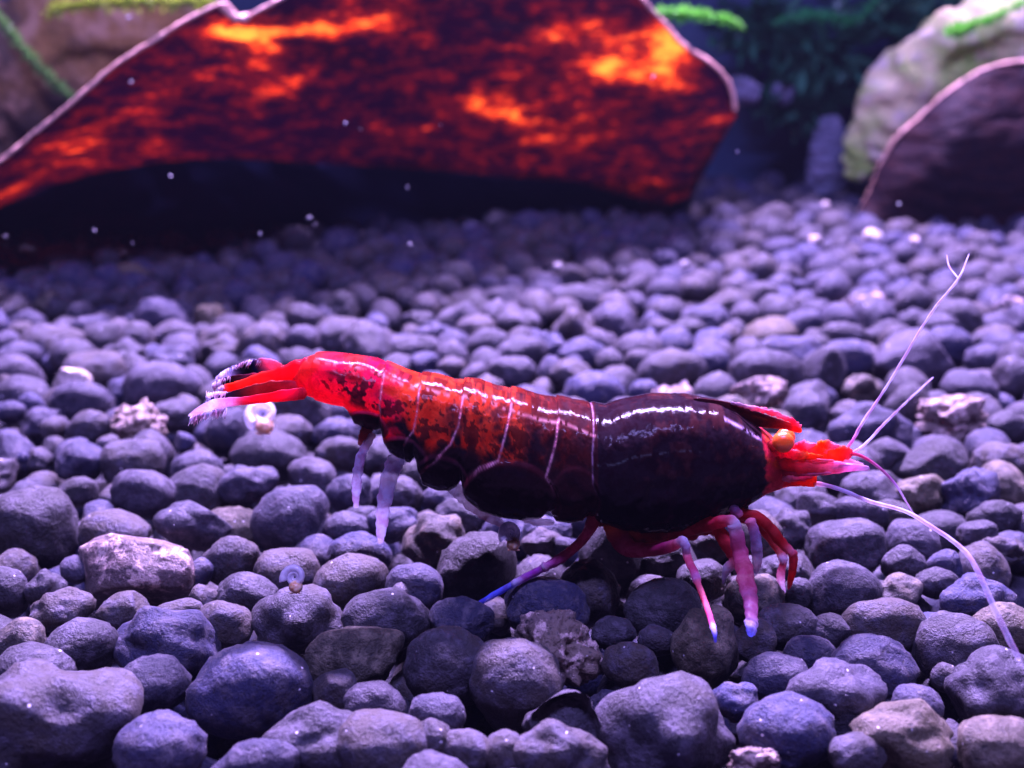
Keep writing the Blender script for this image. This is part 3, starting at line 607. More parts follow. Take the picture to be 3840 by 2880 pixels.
leg([row(2470,1975,YN+.05,30,(.6,.03,.04)),row(2550,1985,YN,28,RED),row(2620,1975,YN-.05,29,(.85,.05,.10)),row(2690,1958,YN-.1,27,RED),row(2735,1952,YN-.13,24,PNK),row(2752,1965,YN-.14,26,WHT,.5,.1),row(2762,2010,YN-.15,27,(.8,.2,.42),.5,.15),row(2775,2070,YN-.16,28,(.8,.18,.38),.5,.2),row(2790,2130,YN-.24,34,(.8,.15,.30),.5,.25),row(2800,2190,YN-.32,34,(.8,.16,.32),.5,.3),row(2812,2250,YN-.42,28,(.75,.25,.5),.5,.35),row(2817,2310,YN-.52,24,(.7,.35,.65),.5,.4),row(2818,2340,YN-.56,27,LAV,.5,.3),row(2816,2368,YN-.60,22,(.25,.28,.85),.5,.3),row(2812,2385,YN-.62,9,BLU,.5,.4)], flat=.6, seed=3, n=90, lump=.16)
leg([row(2560,1960,YN+.1,26,RED),row(2680,1985,YN,25,RED),row(2720,2030,YN-.05,27,(.75,.05,.08)),row(2752,2085,YN-.08,24,(.75,.08,.16)),row(2748,2110,YN-.1,18,PNK),row(2730,2130,YN-.1,20,WHT,.4,.15),row(2716,2165,YN-.1,9,LAV,.4,.3),row(2712,2190,YN-.1,3,LAV,.4,.4)], seed=4, n=60)
leg([row(2640,1925,YN+.05,30,(.5,.02,.03)),row(2740,1930,YN,26,(.75,.04,.05)),row(2800,1930,YN-.03,22,(.7,.04,.05)),row(2845,1940,YN-.05,22,(.7,.04,.05)),row(2895,1990,YN-.06,22,(.6,.04,.05)),row(2935,2040,YN-.07,19,(.7,.04,.06)),row(2965,2070,YN-.08,17,PNK),row(2974,2082,YN-.08,17,(.8,.08,.12)),row(2973,2130,YN-.08,15,(.75,.03,.04)),row(2964,2180,YN-.08,11,(.75,.04,.06)),row(2957,2212,YN-.08,4,PNK)], seed=5, n=80)
leg([row(2700,1930,YN+.15,24,RED),row(2820,1950,YN+.1,20,(.6,.04,.05)),row(2885,2010,YN+.06,20,(.8,.10,.12)),row(2925,2070,YN+.03,17,(.9,.2,.2)),row(2937,2098,YN,17,WHT),row(2936,2115,YN,13,PNK),row(2928,2150,YN,15,(.9,.4,.6),.5,.15),row(2930,2190,YN,14,WHT,.5,.2),row(2943,2225,YN,5,LAV,.5,.3)], seed=6, n=80)
leg([row(2770,1935,YN-.05,22,PNK,.4,.1),row(2750,1905,YN-.06,18,(.6,.3,.7),.4,.2),row(2732,1882,YN-.07,9,LAV,.4,.3)], seed=7, n=24)
leg([row(2810,1945,YN-.09,20,PNK,.4,.1),row(2830,2000,YN-.1,20,(.6,.4,.75),.4,.3),row(2838,2060,YN-.1,22,LAV,.4,.35),row(2838,2120,YN-.1,16,(.75,.4,.6),.4,.4),row(2830,2160,YN-.1,6,LAV,.4,.5)], seed=8, n=40)
# dark far-side legs and the fleshy leg roots under the shell
tube('leg_root', [row(2225,1925,YS-.08,24,(.5,.03,.05)),row(2290,1950,YS-.1,34,(.45,.05,.03),.3),row(2400,1990,YS-.1,40,(.55,.06,.03),.3),row(2520,1995,YS-.1,38,(.6,.05,.06),.3),row(2640,1965,YS-.1,34,(.6,.03,.05),.3),row(2740,1915,YS-.08,26,(.3,.02,.03),.3),row(2800,1890,YS-.05,16,DRK)], M_LIMB, flat=1.6, lump=.22, n=70, m=22)
# swimmerets
tube('swimmeret', [row(1385,1590,YS-.12,24,BRN,.3),row(1366,1630,YS-.13,19,(.45,.06,.05),.5,.1),row(1352,1672,YS-.14,12,(.6,.12,.12),.5,.2)], M_LIMB, flat=.35, lump=.15)
tube('swimmeret', [row(1400,1625,YS-.13,12,(.7,.4,.45),.5,.3),row(1362,1690,YS-.15,17,LAV,.5,.3),row(1342,1770,YS-.16,18,LAV,.5,.4),row(1336,1850,YS-.17,16,LAV,.5,.5),row(1334,1905,YS-.17,8,LAV,.5,.6)], M_LIMB, flat=.3, lump=.25, n=50)
tube('swimmeret', [row(1500,1700,YS-.12,26,LAV,.5,.5),row(1478,1740,YS-.14,34,LAV,.5,.5),row(1452,1830,YS-.16,30,LAV,.5,.45),row(1436,1920,YS-.18,24,LAV,.5,.5),row(1430,1990,YS-.18,20,LAV,.5,.6),row(1424,2040,YS-.18,8,LAV,.5,.7)], M_LIMB, flat=.25, lump=.2, n=50)
tube('swimmeret', [row(1690,1820,YS-.1,24,LAV,.5,.5),row(1750,1870,YS-.12,30,(.8,.5,.6),.5,.5),row(1830,1930,YS-.12,26,(.85,.35,.45),.5,.45),row(1890,1970,YS-.12,12,(.85,.6,.6),.5,.6)], M_LIMB, flat=.4, lump=.2, n=40)
tube('swimmeret', [row(1900,1905,YS-.05,26,(.5,.1,.15),.4,.3),row(2000,1950,YS-.06,18,(.8,.4,.45),.5,.5),row(2080,1960,YS-.06,10,(.8,.5,.5),.5,.6)], M_LIMB, flat=.5, lump=.2, n=30)
# tail fan: centre telson and two pairs of side blades, each with a hairy fringe
def blade(name, pts, flat, seed, fringe=None, mat=None):
    o = tube(name, pts, mat or M_LIMB, flat=flat, n=50, m=18, lump=.10, seed=seed)
    if fringe:
        parts = []; R = catmull(np.array([(p[0], p[1], p[2]) for p in fringe], float), 40)
        r_ = random.Random(seed)
        for i_ in range(0, 110):
            i = i_ * 39 // 109; x, y, Y = R[i] + np.array([r_.uniform(-3, 3), r_.uniform(-3, 3), r_.uniform(-.02, .02)]); tx, ty = (R[min(i + 1, 39)] - R[max(i - 1, 0)])[:2]; L = math.hypot(tx, ty) + 1e-6
            nx, ny = ty / L, -tx / L
            ln = r_.uniform(18, 36); ax = nx * .9 - .5 + r_.uniform(-.25, .25); ay = ny * .9 + .1 + r_.uniform(-.25, .25)
            p = [row(x, y, Y, 2.4, (.9,.88,1.0), .5, .0), row(x + ax * ln * .6, y + ay * ln * .6, Y, 1.8, (.9,.88,1.0), .5, .1), row(x + ax * ln, y + ay * ln, Y + .01, .9, (1.0,.97,1.0), .5, .2)]
            parts.append(tube('', p, None, n=5, m=5, obj=False, tip=True))
        joined('fringe', parts, M_LIMB, o, 'stuff')
    return o
blade('tail_blade', [row(1060,1378,YS+.10,14,(.8,.1,.15),.4),row(1010,1368,YS+.14,26,PNK,.4),row(965,1376,YS+.18,32,(.03,.02,.08),.2),row(905,1396,YS+.2,34,(.03,.02,.07),.2),row(860,1415,YS+.22,32,LAV,.4,.1),row(812,1432,YS+.24,15,LAV,.4,.3)], .25, 1,
      [(985,1352,YS+.17),(930,1352,YS+.19),(870,1378,YS+.21),(825,1400,YS+.23),(806,1432,YS+.24)])
blade('tail_blade', [row(1120,1410,YS+.04,30,RED,.6),row(1020,1418,YS+.06,26,(.7,.02,.04),.5),row(940,1420,YS+.08,20,(.2,.02,.05),.3),row(880,1424,YS+.09,17,DRK,.2),row(835,1432,YS+.1,13,DRK,.2),row(800,1448,YS+.11,7,LAV,.4,.2)], .3, 2,
      [(860,1412,YS+.1),(825,1425,YS+.1),(800,1440,YS+.1),(795,1455,YS+.1)])
blade('telson', [row(1170,1400,YS,68,RED,.65),row(1110,1408,YS-.01,56,(.88,.015,.035),.65),row(1050,1418,YS-.02,44,(.9,.02,.035),.65),row(970,1432,YS-.03,32,(.9,.05,.03),.65),row(900,1446,YS-.04,20,(.9,.06,.03),.6),row(850,1455,YS-.05,15,(.9,.1,.08),.5),row(828,1460,YS-.05,8,WHT,.4)], .55, 3,
      [(835,1446,YS-.05),(822,1458,YS-.05),(828,1470,YS-.05)])
blade('tail_blade', [row(1130,1455,YS-.05,26,RED,.6),row(1040,1458,YS-.08,34,(.45,.02,.03),.5),row(960,1466,YS-.10,27,(.35,.03,.03),.4),row(890,1476,YS-.11,15,DRK,.2),row(830,1490,YS-.12,10,(.03,.015,.06),.2),row(785,1498,YS-.13,5,(.03,.02,.08),.2)], .3, 4,
      [(850,1470,YS-.12),(812,1470,YS-.12),(780,1478,YS-.12),(775,1492,YS-.13),(790,1500,YS-.13)])
blade('tail_blade', [row(1150,1475,YS-.10,24,RED,.6),row(1080,1482,YS-.13,24,(.88,.02,.10),.6),row(1000,1492,YS-.16,19,(.88,.02,.05),.6),row(920,1503,YS-.18,16,(.85,.06,.15),.5),row(870,1507,YS-.19,18,(.8,.4,.6),.5,.1),row(810,1515,YS-.2,20,LAV,.5,.3),row(750,1538,YS-.21,14,LAV,.5,.35),row(706,1560,YS-.22,4,WHT,.5,.4)], .25, 5,
      [(850,1530,YS-.2),(800,1538,YS-.21),(750,1552,YS-.22),(712,1566,YS-.22)])

# ------------------------------------------------------------------ ramshorn snails
M = NT('translucent_snail_shell'); tc = M.add('ShaderNodeTexCoord'); n = M.noise(tc.outputs['Object'], 40, 3)
M.L(M.mix(M.ramp(n.outputs[0], .35, .65), (.62, .58, .72), (.9, .86, .9)), M.b.inputs['Base Color']); M.b.inputs['Roughness'].default_value = .18; M.b.inputs['Coat Weight'].default_value = .6
tr = M.add('ShaderNodeBsdfTranslucent'); tr.inputs[0].default_value = (.8, .78, .9, 1); mx = M.add('ShaderNodeMixShader'); mx.inputs[0].default_value = .35
tp = M.add('ShaderNodeBsdfTransparent'); mx2 = M.add('ShaderNodeMixShader'); mx2.inputs[0].default_value = .22
M.L(M.b.outputs[0], mx.inputs[1]); M.L(tr.outputs[0], mx.inputs[2]); M.L(mx.outputs[0], mx2.inputs[1]); M.L(tp.outputs[0], mx2.inputs[2]); M.L(mx2.outputs[0], M.out.inputs[0]); M_SNS = M.m
M = NT('snail_flesh'); tc = M.add('ShaderNodeTexCoord'); n = M.noise(tc.outputs['Object'], 30, 3)
M.L(M.mix(M.ramp(n.outputs[0], .35, .65), (.55, .28, .12), (.85, .60, .40)), M.b.inputs['Base Color']); M.b.inputs['Roughness'].default_value = .3; M.b.inputs['Subsurface Weight'].default_value = .3; M.b.inputs['Subsurface Scale'].default_value = .05; M_SNB = M.m
def spiral_shell(R, turns=3.2):
    V, n, m = [], 150, 16
    for i in range(n):
        t = i / (n - 1); a = 2 * math.pi * turns * t; g = math.exp(2.3 * (t - 1)); rc = R * .72 * g; rt = R * .27 * g
        c = np.array([rc * math.cos(a), rc * math.sin(a), -.10 * R * (1 - t)])
        for j in range(m):
            b = 2 * math.pi * j / m; gr = 1 + .035 * math.sin(a * 14)
            V.append(c + rt * gr * (math.cos(b) * np.array([math.cos(a), math.sin(a), 0]) + math.sin(b) * 1.15 * np.array([0, 0, 1])))
    F = grid_faces(n, m, True); F.append(tuple(range(m))[::-1]); return V, F
def snail(px, py, Y, rpx, rot, label, body=True):
    c = P(px, py, Y); e = empty('ramshorn_snail', tuple(c)); tag(e, label, 'snail', 'ramshorn snails on the pebbles')
    dep = PROJ(c)[2]; R = rpx * dep / FPX
    v, f = spiral_shell(R); v = [(-a * .8 - b * .6, a * .6 - b * .8, c_) for a, b, c_ in v]; s = link('shell', mesh('shell', v, f), M_SNS, e); s.rotation_euler = rot
    if body:
        def blob(w, o):
            vv, ff = shape('egg', 77, 4); return link('body', mesh('body', vv * np.array(w) * R, ff), M_SNB, e), o
        b, o = blob((.42, .42, .42), (.12, -.25, -.55)); b.location = Vector(o) * R
        for sx in (-1, 1):
            vv, ff = ICO[2]; t_ = link('tentacle', mesh('tentacle', vv * np.array((.05, .05, .32)) * R, ff), M_SNB, b); t_.location = (sx * .25 * R, -.3 * R, -.25 * R); t_.rotation_euler = (.9, sx * .6, 0)
    return e
snail(985, 1552, PG(1000, 1625, .32)[1], 78, (math.radians(40), math.radians(-14), .35), "ramshorn snail with clear white coiled shell under the shrimp's tail")
snail(1103, 2165, PG(1100, 2215, .30)[1], 60, (math.radians(58), math.radians(10), -.3), 'small ramshorn snail with blue-ringed shell and amber body on front pebbles')
snail(1918, 2003, PG(1915, 2050, .30)[1], 62, (math.radians(50), math.radians(20), .5), "cream snail shell on the pebbles under the shrimp's belly")

# ------------------------------------------------------------------ leaf litter: two curled dry leaves
K = 3840 / 2212.0
def leaf_mat(name, dark, mid, hot, hotter, front_gain=1.0):
    M = NT(name); tc = M.add('ShaderNodeTexCoord'); mp = M.add('ShaderNodeMapping'); M.L(tc.outputs['Object'], mp.inputs[0]); mp.inputs['Scale'].default_value = (1.0, .6, 2.4)
    mp.inputs['Rotation'].default_value = (0, math.radians(8), 0)
    g = M.add('ShaderNodeAttribute', attribute_name='thin')
    n1 = M.noise(mp.outputs[0], 1.6, 5, .6, .6); n2 = M.noise(mp.outputs[0], 4.5, 4, .6, .3); n3 = M.noise(mp.outputs[0], 14, 3)
    m = M.math('ADD', M.math('MULTIPLY', n1.outputs[0], .42), M.math('ADD', M.math('MULTIPLY', n2.outputs[0], 1.0), M.math('MULTIPLY', n3.outputs[0], .50)))
    m = M.math('ADD', m, M.math('MULTIPLY', g.outputs['Fac'], .27))
    a = M.ramp(m, .92, 1.07); b = M.ramp(m, 1.11, 1.26); c = M.ramp(m, 1.20, 1.40)
    tcx = M.mix(a, dark, mid); tcx = M.mix(b, tcx, hot); tcx = M.mix(c, tcx, hotter)
    tr = M.add('ShaderNodeBsdfTranslucent'); M.L(tcx, tr.inputs[0])
    fr = M.mix(a, tuple(x * front_gain for x in (.085, .036, .06)), tuple(x * front_gain for x in (.16, .06, .07))); M.L(fr, M.b.inputs['Base Color']); M.b.inputs['Roughness'].default_value = .6
    bb = M.bump(n2.outputs[0], .6, .06); bb = M.bump(n3.outputs[0], .5, .02, bb); M.L(bb, M.b.inputs['Normal'])
    mx = M.add('ShaderNodeMixShader'); mx.inputs[0].default_value = .8; M.L(M.b.outputs[0], mx.inputs[1]); M.L(tr.outputs[0], mx.inputs[2]); M.L(mx.outputs[0], M.out.inputs[0])
    return M.m
M_LEAF = leaf_mat('backlit_brown_leaf', (.045, .016, .045), (.17, .034, .040), (.55, .11, .030), (1.0, .48, .10))
M_LEAF2 = leaf_mat('dim_brown_leaf', (.028, .010, .020), (.08, .018, .018), (.16, .04, .012), (.26, .08, .02), .7)
M = NT('hollow_shade_navy'); M.b.inputs['Base Color'].default_value = (.025, .03, .08, 1); M.b.inputs['Roughness'].default_value = .7; M_HOLLOW_SHADE = M.m  # navy tone carries the shade of the hollow under the leaf
M = NT('painted_lit_edge'); tc = M.add('ShaderNodeTexCoord'); n = M.noise(tc.outputs['Object'], 5, 4)
M.L(M.mix(n.outputs[0], (.80, .36, .24), (1.0, .66, .50)), M.b.inputs['Base Color']); M.b.inputs['Roughness'].default_value = .6; M_RIM = M.m  # light caught by the leaf's thickness, painted into a pale edge colour
def sheet(name, top, bot, Yf, mat, parent, nu=150, nv=60, blobs=None, thick=.05, wob=.05):
    us = np.linspace(min(p[0] for p in top), max(p[0] for p in top), nu); V, T = [], []
    for u in us:
        yt = np.interp(u, [p[0] for p in top], [p[1] for p in top]); yb = np.interp(u, [p[0] for p in bot], [p[1] for p in bot])
        for j in range(nv):
            v = j / (nv - 1); x, y = u, yt + (yb - yt) * v
            Y = Yf(u, v) + wob * (noise.noise(Vector((u * .006, y * .012, 3))) * 2 + .5 * noise.noise(Vector((u * .02, y * .04, 7))))
            V.append(P(x * K, y * K, Y)); s = 0
            for (bx, by, rx, ry, k_, ang) in (blobs or ()):
                ca, sa = math.cos(ang), math.sin(ang); dx, dy = x - bx, y - by; e1 = (dx * ca + dy * sa) / rx; e2 = (-dx * sa + dy * ca) / ry
                s += k_ * math.exp(-(e1 * e1 + e2 * e2))
            T.append(min(s, 1.4))
    me = mesh(name, V, grid_faces(nu, nv, False), None, {'thin': T}); o = link(name, me, mat, parent)
    sd = o.modifiers.new('thickness', 'SOLIDIFY'); sd.thickness = thick; sd.offset = 0
    return o
def rim(name, pts, Y0, mat, parent, r0=5.5, n=160, lump=.35):
    rows = [(x * K, y * K, Y0(x), r0 * K / 1.0, (.5, .5, .5), 0, 0) for x, y in pts]
    return tube(name, rows, mat, parent, n=n, m=10, lump=lump, off=np.zeros(3))
leafE = empty('dry_leaf', (0, 0, 0)); tag(leafE, 'large curled brown leaf glowing orange where light shines through it', 'leaf')
TL = [(-260,520),(-120,430),(0,347),(60,300),(160,218),(250,140),(330,90),(400,45),(478,8),(500,22),(520,44),(560,22),(620,-10),(760,-120),(950,-230),(1150,-230),(1300,-120),(1388,-2),(1430,45),(1480,100),(1535,135),(1565,165),(1582,200),(1588,240)]
BL = [(-260,640),(-120,520),(0,440),(100,400),(220,366),(350,345),(500,338),(700,350),(900,362),(1100,380),(1250,392),(1380,428),(1440,440),(1490,425),(1540,330),(1575,270),(1588,246)]
def YL(u, v): return 12.0 + 1.9 * smooth01((u - 300) / 1300.0) - (1 - v) * 1.7 - .25 * math.sin(math.pi * v) 
BLOBS = [(620,62,190,15,1.3,-.06),(500,62,70,14,.8,.1),(560,90,60,18,.6,.3),(790,20,60,30,.6,-.3),(600,185,70,24,.55,-.5),(555,118,30,40,.7,.4),(490,150,120,50,.25,0),(640,170,50,20,.6,-.3),(90,345,150,40,.45,-.6),(195,345,35,14,.6,0),(160,300,90,40,.3,-.6),(330,220,120,35,.35,-.7),(25,415,50,14,.6,-.5),(320,300,60,20,.2,0),
 (1185,72,70,20,.9,-.35),(1350,90,110,55,.9,.2),(1445,85,48,36,1.3,.8),(1330,150,110,30,.9,.1),(1420,140,60,40,.6,0),(1060,222,75,26,1.1,.15),(1110,255,90,16,.8,.2),(1130,145,45,16,.7,-.3),(1160,300,75,18,.85,.15),(1290,262,90,16,.5,.1),(1240,215,90,22,.7,.1),(1550,255,38,12,1.2,-.2),(1395,395,90,26,.35,.1),(930,285,120,14,.35,.1),(1480,180,60,30,.4,.3),(1280,300,60,18,.5,0),(860,60,60,40,.5,.4),(1460,340,60,40,.25,0),(1250,330,300,30,.15,0)]
sheet('blade', TL, BL, YL, M_LEAF, leafE, 240, 80, BLOBS)
rim('leaf_edge', [(-120,430),(0,347),(60,300),(160,218),(250,140),(330,90),(400,45),(478,8),(500,20),(518,42),(560,22),(620,-10)], lambda x: YL(x, 0) - .06, M_RIM, leafE, 3.9)
rim('leaf_edge', [(1370,-30),(1388,-2),(1430,45),(1480,100),(1535,135),(1565,165),(1582,200),(1588,240)], lambda x: YL(x, 0) - .06, M_RIM, leafE, 4.1)
rim('leaf_bump', [(478,10),(490,22),(505,36),(522,40),(540,34)], lambda x: YL(x, 0) - .06, M_RIM, leafE, 9, 30)
# navy sheet added from the lower edge to the bed, standing in for shade
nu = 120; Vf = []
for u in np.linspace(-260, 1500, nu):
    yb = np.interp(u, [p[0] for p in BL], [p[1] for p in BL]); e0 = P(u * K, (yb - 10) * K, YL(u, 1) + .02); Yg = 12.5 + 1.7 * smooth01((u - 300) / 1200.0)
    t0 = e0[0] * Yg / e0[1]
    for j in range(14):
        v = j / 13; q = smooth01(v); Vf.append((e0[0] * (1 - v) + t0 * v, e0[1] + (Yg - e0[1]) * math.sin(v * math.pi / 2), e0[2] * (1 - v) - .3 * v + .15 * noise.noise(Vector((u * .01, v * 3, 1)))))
o = link('hollow_shade_sheet', mesh('hollow_shade_sheet', Vf, grid_faces(nu, 14, False)), M_HOLLOW_SHADE, leafE); sd = o.modifiers.new('thickness', 'SOLIDIFY'); sd.thickness = .05
leaf2 = empty('dry_leaf', (0, 0, 0)); tag(leaf2, 'dark brown domed leaf with pale rim at the right edge of the frame', 'leaf')
TR = [(1858,458),(1885,400),(1905,350),(1935,300),(1985,255),(2040,205),(2090,170),(2140,145),(2212,132),(2330,120),(2480,150)]
BR = [(1858,462),(1900,475),(2000,485),(2212,492),(2480,500)]
def YR(u, v): return 13.4 - .6 * math.sin(math.pi * (.15 + .7 * v)) * smooth01((u - 1858) / 200.0) + .4 * (1 - v)
sheet('blade', TR, BR, YR, M_LEAF2, leaf2, 90, 50, [(2150,190,70,30,.5,0),(1960,290,60,30,.4,-.6),(2120,330,90,60,.3,0)])
rim('leaf_edge', TR, lambda x: YR(x, 0) - .03, M_RIM, leaf2, 3.6)

# ------------------------------------------------------------------ blurred hardscape and plants behind
def wood_mat(name, a, b, c):
    M = NT(name); tc = M.add('ShaderNodeTexCoord'); n1 = M.noise(tc.outputs['Object'], .9, 4); n2 = M.noise(tc.outputs['Object'], 3.5, 4)
    col = M.mix(M.ramp(n1.outputs[0], .4, .62), a, b); col = M.mix(M.ramp(n2.outputs[0], .5, .7), col, c)
    M.L(col, M.b.inputs['Base Color']); M.b.inputs['Roughness'].default_value = .85; M.L(M.bump(n2.outputs[0], .8, .15), M.b.inputs['Normal']); return M.m
M_W1 = wood_mat('mossy_pale_wood', (.98, .86, .42), (.42, .62, .12), (.98, .85, .60))
M_W2 = wood_mat('brown_driftwood', (.42, .21, .06), (.14, .09, .05), (.60, .34, .18))
M_W3 = wood_mat('grey_lilac_stone', (.17, .17, .23), (.12, .13, .18), (.24, .23, .30))
def wood(name, pts, mat, label, cat, flat=.5, lump=.16):
    rows = [(x * K, y * K, Y, r * K, (.5, .5, .5), 0, 0) for x, y, Y, r in pts]; o = tube(name, rows, mat, None, flat=flat, n=60, m=40, lump=lump, off=np.zeros(3), seed=len(label)); tag(o, label, cat); return o
wood('driftwood_branch', [(2420,-10,15,150),(2250,70,15,150),(2080,140,14.8,125),(1960,210,14.8,95),(1890,290,14.8,62),(1860,350,14.8,40),(1850,392,14.8,20)], M_W1, 'pale moss-grown branch pointing down behind the right-hand leaf', 'driftwood')
wood('driftwood_branch', [(-200,330,15.3,160),(0,200,15.3,165),(160,120,15,130),(330,70,15,95),(460,60,15,60),(520,70,15,30)], M_W2, 'brown blurred driftwood behind the left slope of the leaf', 'driftwood')
wood('background_stone', [(1790,250,15.3,18),(1792,290,15.3,36),(1790,350,15.3,46),(1790,420,15.3,46)], M_W3, 'tall grey-lilac stone left of the pale branch tip', 'stone', lump=.1)
wood('background_stone', [(1560,180,14.8,12),(1600,195,14.8,28),(1640,205,14.8,18)], M_W3, "small pale stone just beyond the leaf's right tip", 'stone')
wood('background_stone', [(1668,190,15.3,12),(1692,205,15.3,24),(1700,225,15.3,10)], M_W3, 'small pale stone in the dark water between leaf and branch', 'stone')
def leafy(name, col, em=.5):
    M = NT(name); n = M.noise(M.add('ShaderNodeTexCoord').outputs['Object'], 3, 3); c = M.mix(n.outputs[0], col, tuple(min(1, x * 1.5) for x in col)); M.L(c, M.b.inputs['Base Color']); M.b.inputs['Roughness'].default_value = .45
    tr = M.add('ShaderNodeBsdfTranslucent'); M.L(c, tr.inputs[0]); mx = M.add('ShaderNodeMixShader'); mx.inputs[0].default_value = em; M.L(M.b.outputs[0], mx.inputs[1]); M.L(tr.outputs[0], mx.inputs[2]); M.L(mx.outputs[0], M.out.inputs[0]); return M.m
G1 = leafy('bright_green_blade', (.15, .52, .05)); G2 = leafy('deep_green_blade', (.05, .42, .12)); G3 = leafy('yellow_green_blade', (.34, .46, .04)); G4 = leafy('dim_moss', (.03, .14, .07), .3); G5 = leafy('olive_stem', (.17, .36, .08))
def plantlet(pts, mat, label, cat='water plant', nm='moss_frond', r=11):
    rows = [(x * K, y * K, Y, rr * K * .35, (.5, .5, .5), 0, 0) for x, y, Y, rr in pts]
    V, F, a, b, c = tube('', rows, None, n=40, m=8, lump=.2, off=np.zeros(3), obj=False); V = list(V); F = list(F)
    o = link(nm, mesh(nm, V, F), mat); tag(o, label, cat, 'water plant fronds behind the leaves')
    rr = random.Random(len(label)); C_ = catmull(np.array(pts, float), 150); V2, F2 = [], []
    for q in C_:
        p = P(q[0] * K, q[1] * K, q[2]); s_ = PROJ(p)[2] / FPX * K
        for _ in range(3):
            L = q[3] * s_ * rr.uniform(.9, 2.1); t = Vector((rr.gauss(0, 1), rr.gauss(0, .6), rr.gauss(-.1, 1))).normalized(); u = t.cross(Vector((rr.random(), rr.random(), rr.random()))).normalized() * L * .16
            k0 = len(V2); t = np.array(t) * L; u = np.array(u); V2 += [p, p + t * .5 + u, p + t, p + t * .5 - u]; F2.append((k0, k0 + 1, k0 + 2, k0 + 3))
    l_ = link('leaflets', mesh('leaflets', V2, F2), mat, o, False); l_['kind'] = 'stuff'; return o
plantlet([(1340,40,14.2,8),(1430,28,14.2,12),(1480,30,14.2,14),(1540,36,14.2,10),(1580,44,14.2,9),(1606,62,14.2,4)], G1, 'bright green arched frond emerging from behind the big leaf')
plantlet([(1672,50,15.2,5),(1700,40,15.2,9),(1745,30,15.2,11),(1800,38,15.2,12),(1850,40,15.2,9),(1900,-10,15.2,8)], G2, 'blue-green arched frond at the top between the two leaves')
plantlet([(2052,66,14.2,12),(2080,64,14.2,13),(2110,50,14.2,10),(2160,30,14.2,10),(2240,-10,14.2,8)], G1, 'bright green frond lying over the pale branch')
plantlet([(110,24,14.2,14),(160,10,14.2,12),(260,4,14.2,16),(380,4,14.2,16),(470,6,14.2,10)], G3, 'yellow-green frond along the top left edge')
plantlet([(-30,0,14.2,9),(10,55,14.2,11),(60,120,14.2,12),(110,170,14.2,12),(165,222,14.2,11)], G5, 'dull green stem slanting down to the leaf edge')
# dim clumps of moss far back
def moss(px, py, Y, rx, ry, label, n=260, seed=1):
    r = random.Random(seed); V, F = [], []; c = P(px * K, py * K, min(Y, 15.7)); s = PROJ(c)[2] / FPX * K
    for i in range(n):
        a, b, d = r.gauss(0, .5), r.gauss(0, .5), r.gauss(0, .5); p = c + np.array([a * rx * s, d * rx * s * .6, b * ry * s]); p[1] = min(p[1], 16.2); L = r.uniform(.25, .6); w = .07
        t = Vector((r.gauss(0, 1), r.gauss(0, 1), r.gauss(0, .8))).normalized(); q = t.cross(Vector((r.random(), r.random(), r.random()))).normalized()
        k0 = len(V); V += [p, p + np.array(t) * L * .5 + np.array(q) * w, p + np.array(t) * L, p + np.array(t) * L * .5 - np.array(q) * w]; F.append((k0, k0 + 1, k0 + 2, k0 + 3))
    o = link('moss_clump', mesh('moss_clump', V, F), G4, None, False); tag(o, label, 'moss', 'dim moss clumps at the back', 'stuff'); return o
moss(1760, 130, 23, 110, 90, 'dim green moss clump at the back left of the pale branch', seed=2)
moss(1640, 60, 24, 90, 50, 'dim green moss clump high behind the green blades', 160, 3)
moss(1730, 220, 21, 90, 30, 'low fuzzy moss patch beside the grey-lilac stone', 150, 4)
moss(1950, 30, 22, 150, 50, 'dark moss clump above the pale branch', 240, 5)

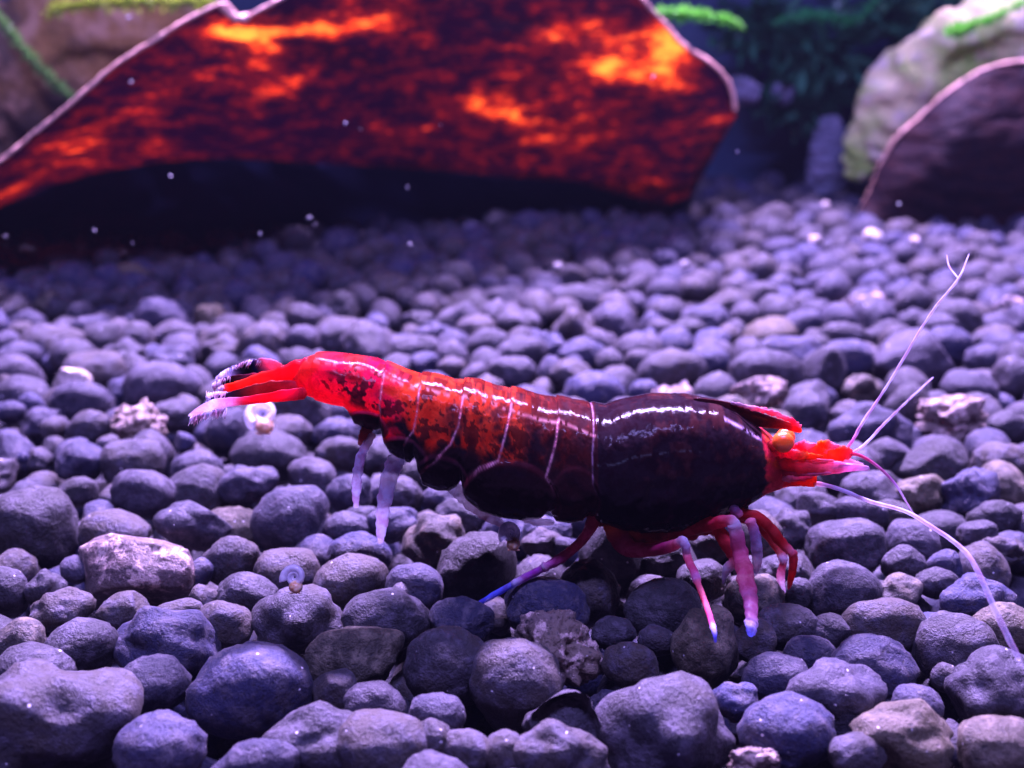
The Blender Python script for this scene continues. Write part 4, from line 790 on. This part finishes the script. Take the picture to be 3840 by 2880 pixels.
# ------------------------------------------------------------------ specks drifting in the water
M = NT('white_fleck'); M.b.inputs['Base Color'].default_value = (.85, .85, .9, 1); M.b.inputs['Roughness'].default_value = .3; M_FL = M.m
FL = [(278,37,11.0,6,"white fleck before the green frond at top left"),(746,266,8.5,6,"squarish violet-white fleck low on the leaf's middle"),(779,280,9,3,"small fleck just right of the squarish violet one"),(368,380,9,6,"bright fleck where the leaf's left slope meets the hollow"),
(880,405,9,5,"fleck just under the leaf's lower edge at its middle"),(668,470,9,5,"upper of two close flecks in the dark hollow"),(680,485,9.2,4,"lower of two close flecks in the dark hollow"),(562,505,8,6,"slanted fleck low in the hollow above the gravel"),(885,527,9,5,"fleck at the foot of the hollow in the middle"),
(1411,166,10,6,"violet fleck on the leaf's orange right part"),(1593,328,8,7,"brightest fleck, right of the leaf's tip"),(1942,440,10,6,"thin fleck before the dark right-hand leaf"),(204,497,9,5,"dim streak-like fleck at the left of the hollow"),(1348,585,9.5,6,"bluish fleck over the lit gravel"),
(12,510,9,4,"fleck at the very left edge"),(286,525,8,4,"faint fleck above the left gravel"),(283,176,10,4,"small fleck beside the leaf's pale rim"),(952,270,9,2.5,"faintest fleck before the leaf's dark middle")]
for i, (x, y, Y, r, lab) in enumerate(FL):
    v, f = shape(('angular', 'porous', 'lumpy')[i % 3], 300 + i, 2); s = r * .5 / 2372 * Y * 1.06
    o = link('water_fleck', mesh('water_fleck', v * np.array((1.3, .5, .6)) * s, f), M_FL, None, False); o.location = P(x * K, y * K, Y); o.rotation_euler = (i, i * 2, i * .7)
    tag(o, lab, 'fleck', 'white flecks adrift in the water')
# pale grains lying far back on the bed
for i, (x, y, r, lab) in enumerate([(1355,428,22,"pale round grain under the big leaf's right end"),(1781,445,12,'tall whitish grain, left of two below the stone'),(1893,445,11,'whitish grain right of the tall one below the branch tip'),(1760,520,15,'salmon-pink grain far back'),(1885,512,24,'two-toned cream and white grain far back'),(1975,520,12,'salmon-pink grain nearest the dark leaf'),(1480,572,12,'peach grain on the lit gravel right of centre'),(1205,577,12,'peach grain in front of the dark leaf hollow')]):
    v, f = shape('egg', 400 + i, 3); c = PG(x * K, y * K, .2); s = PROJ(c)[2] / FPX * K * r * .8
    o = link('pale_grain', mesh('pale_grain', v * s, f), M_PALE); o.location = c; tag(o, lab, 'pebble', 'pale grains among the dark gravel')

# ------------------------------------------------------------------ the water's own veil
M = NT('veil'); M.n.remove(M.b); pv = M.add('ShaderNodeVolumePrincipled'); pv.inputs['Color'].default_value = (.62, .70, 1.0, 1); pv.inputs['Density'].default_value = .0003
M.L(pv.outputs[0], M.out.inputs['Volume'])
b0, b1 = np.array([-42, -8, -1.6]), np.array([42, 42, 11.0])
bv = [(x, y, z) for x in (b0[0], b1[0]) for y in (b0[1], b1[1]) for z in (b0[2], b1[2])]
o = link('haze', mesh('haze', bv, [(0, 1, 3, 2), (4, 6, 7, 5), (0, 4, 5, 1), (2, 3, 7, 6), (0, 2, 6, 4), (1, 5, 7, 3)]), M.m, None, False); tag(o, 'faint blue veil of slightly cloudy water', 'water haze', kind='stuff')
S.cycles.volume_bounces = 0
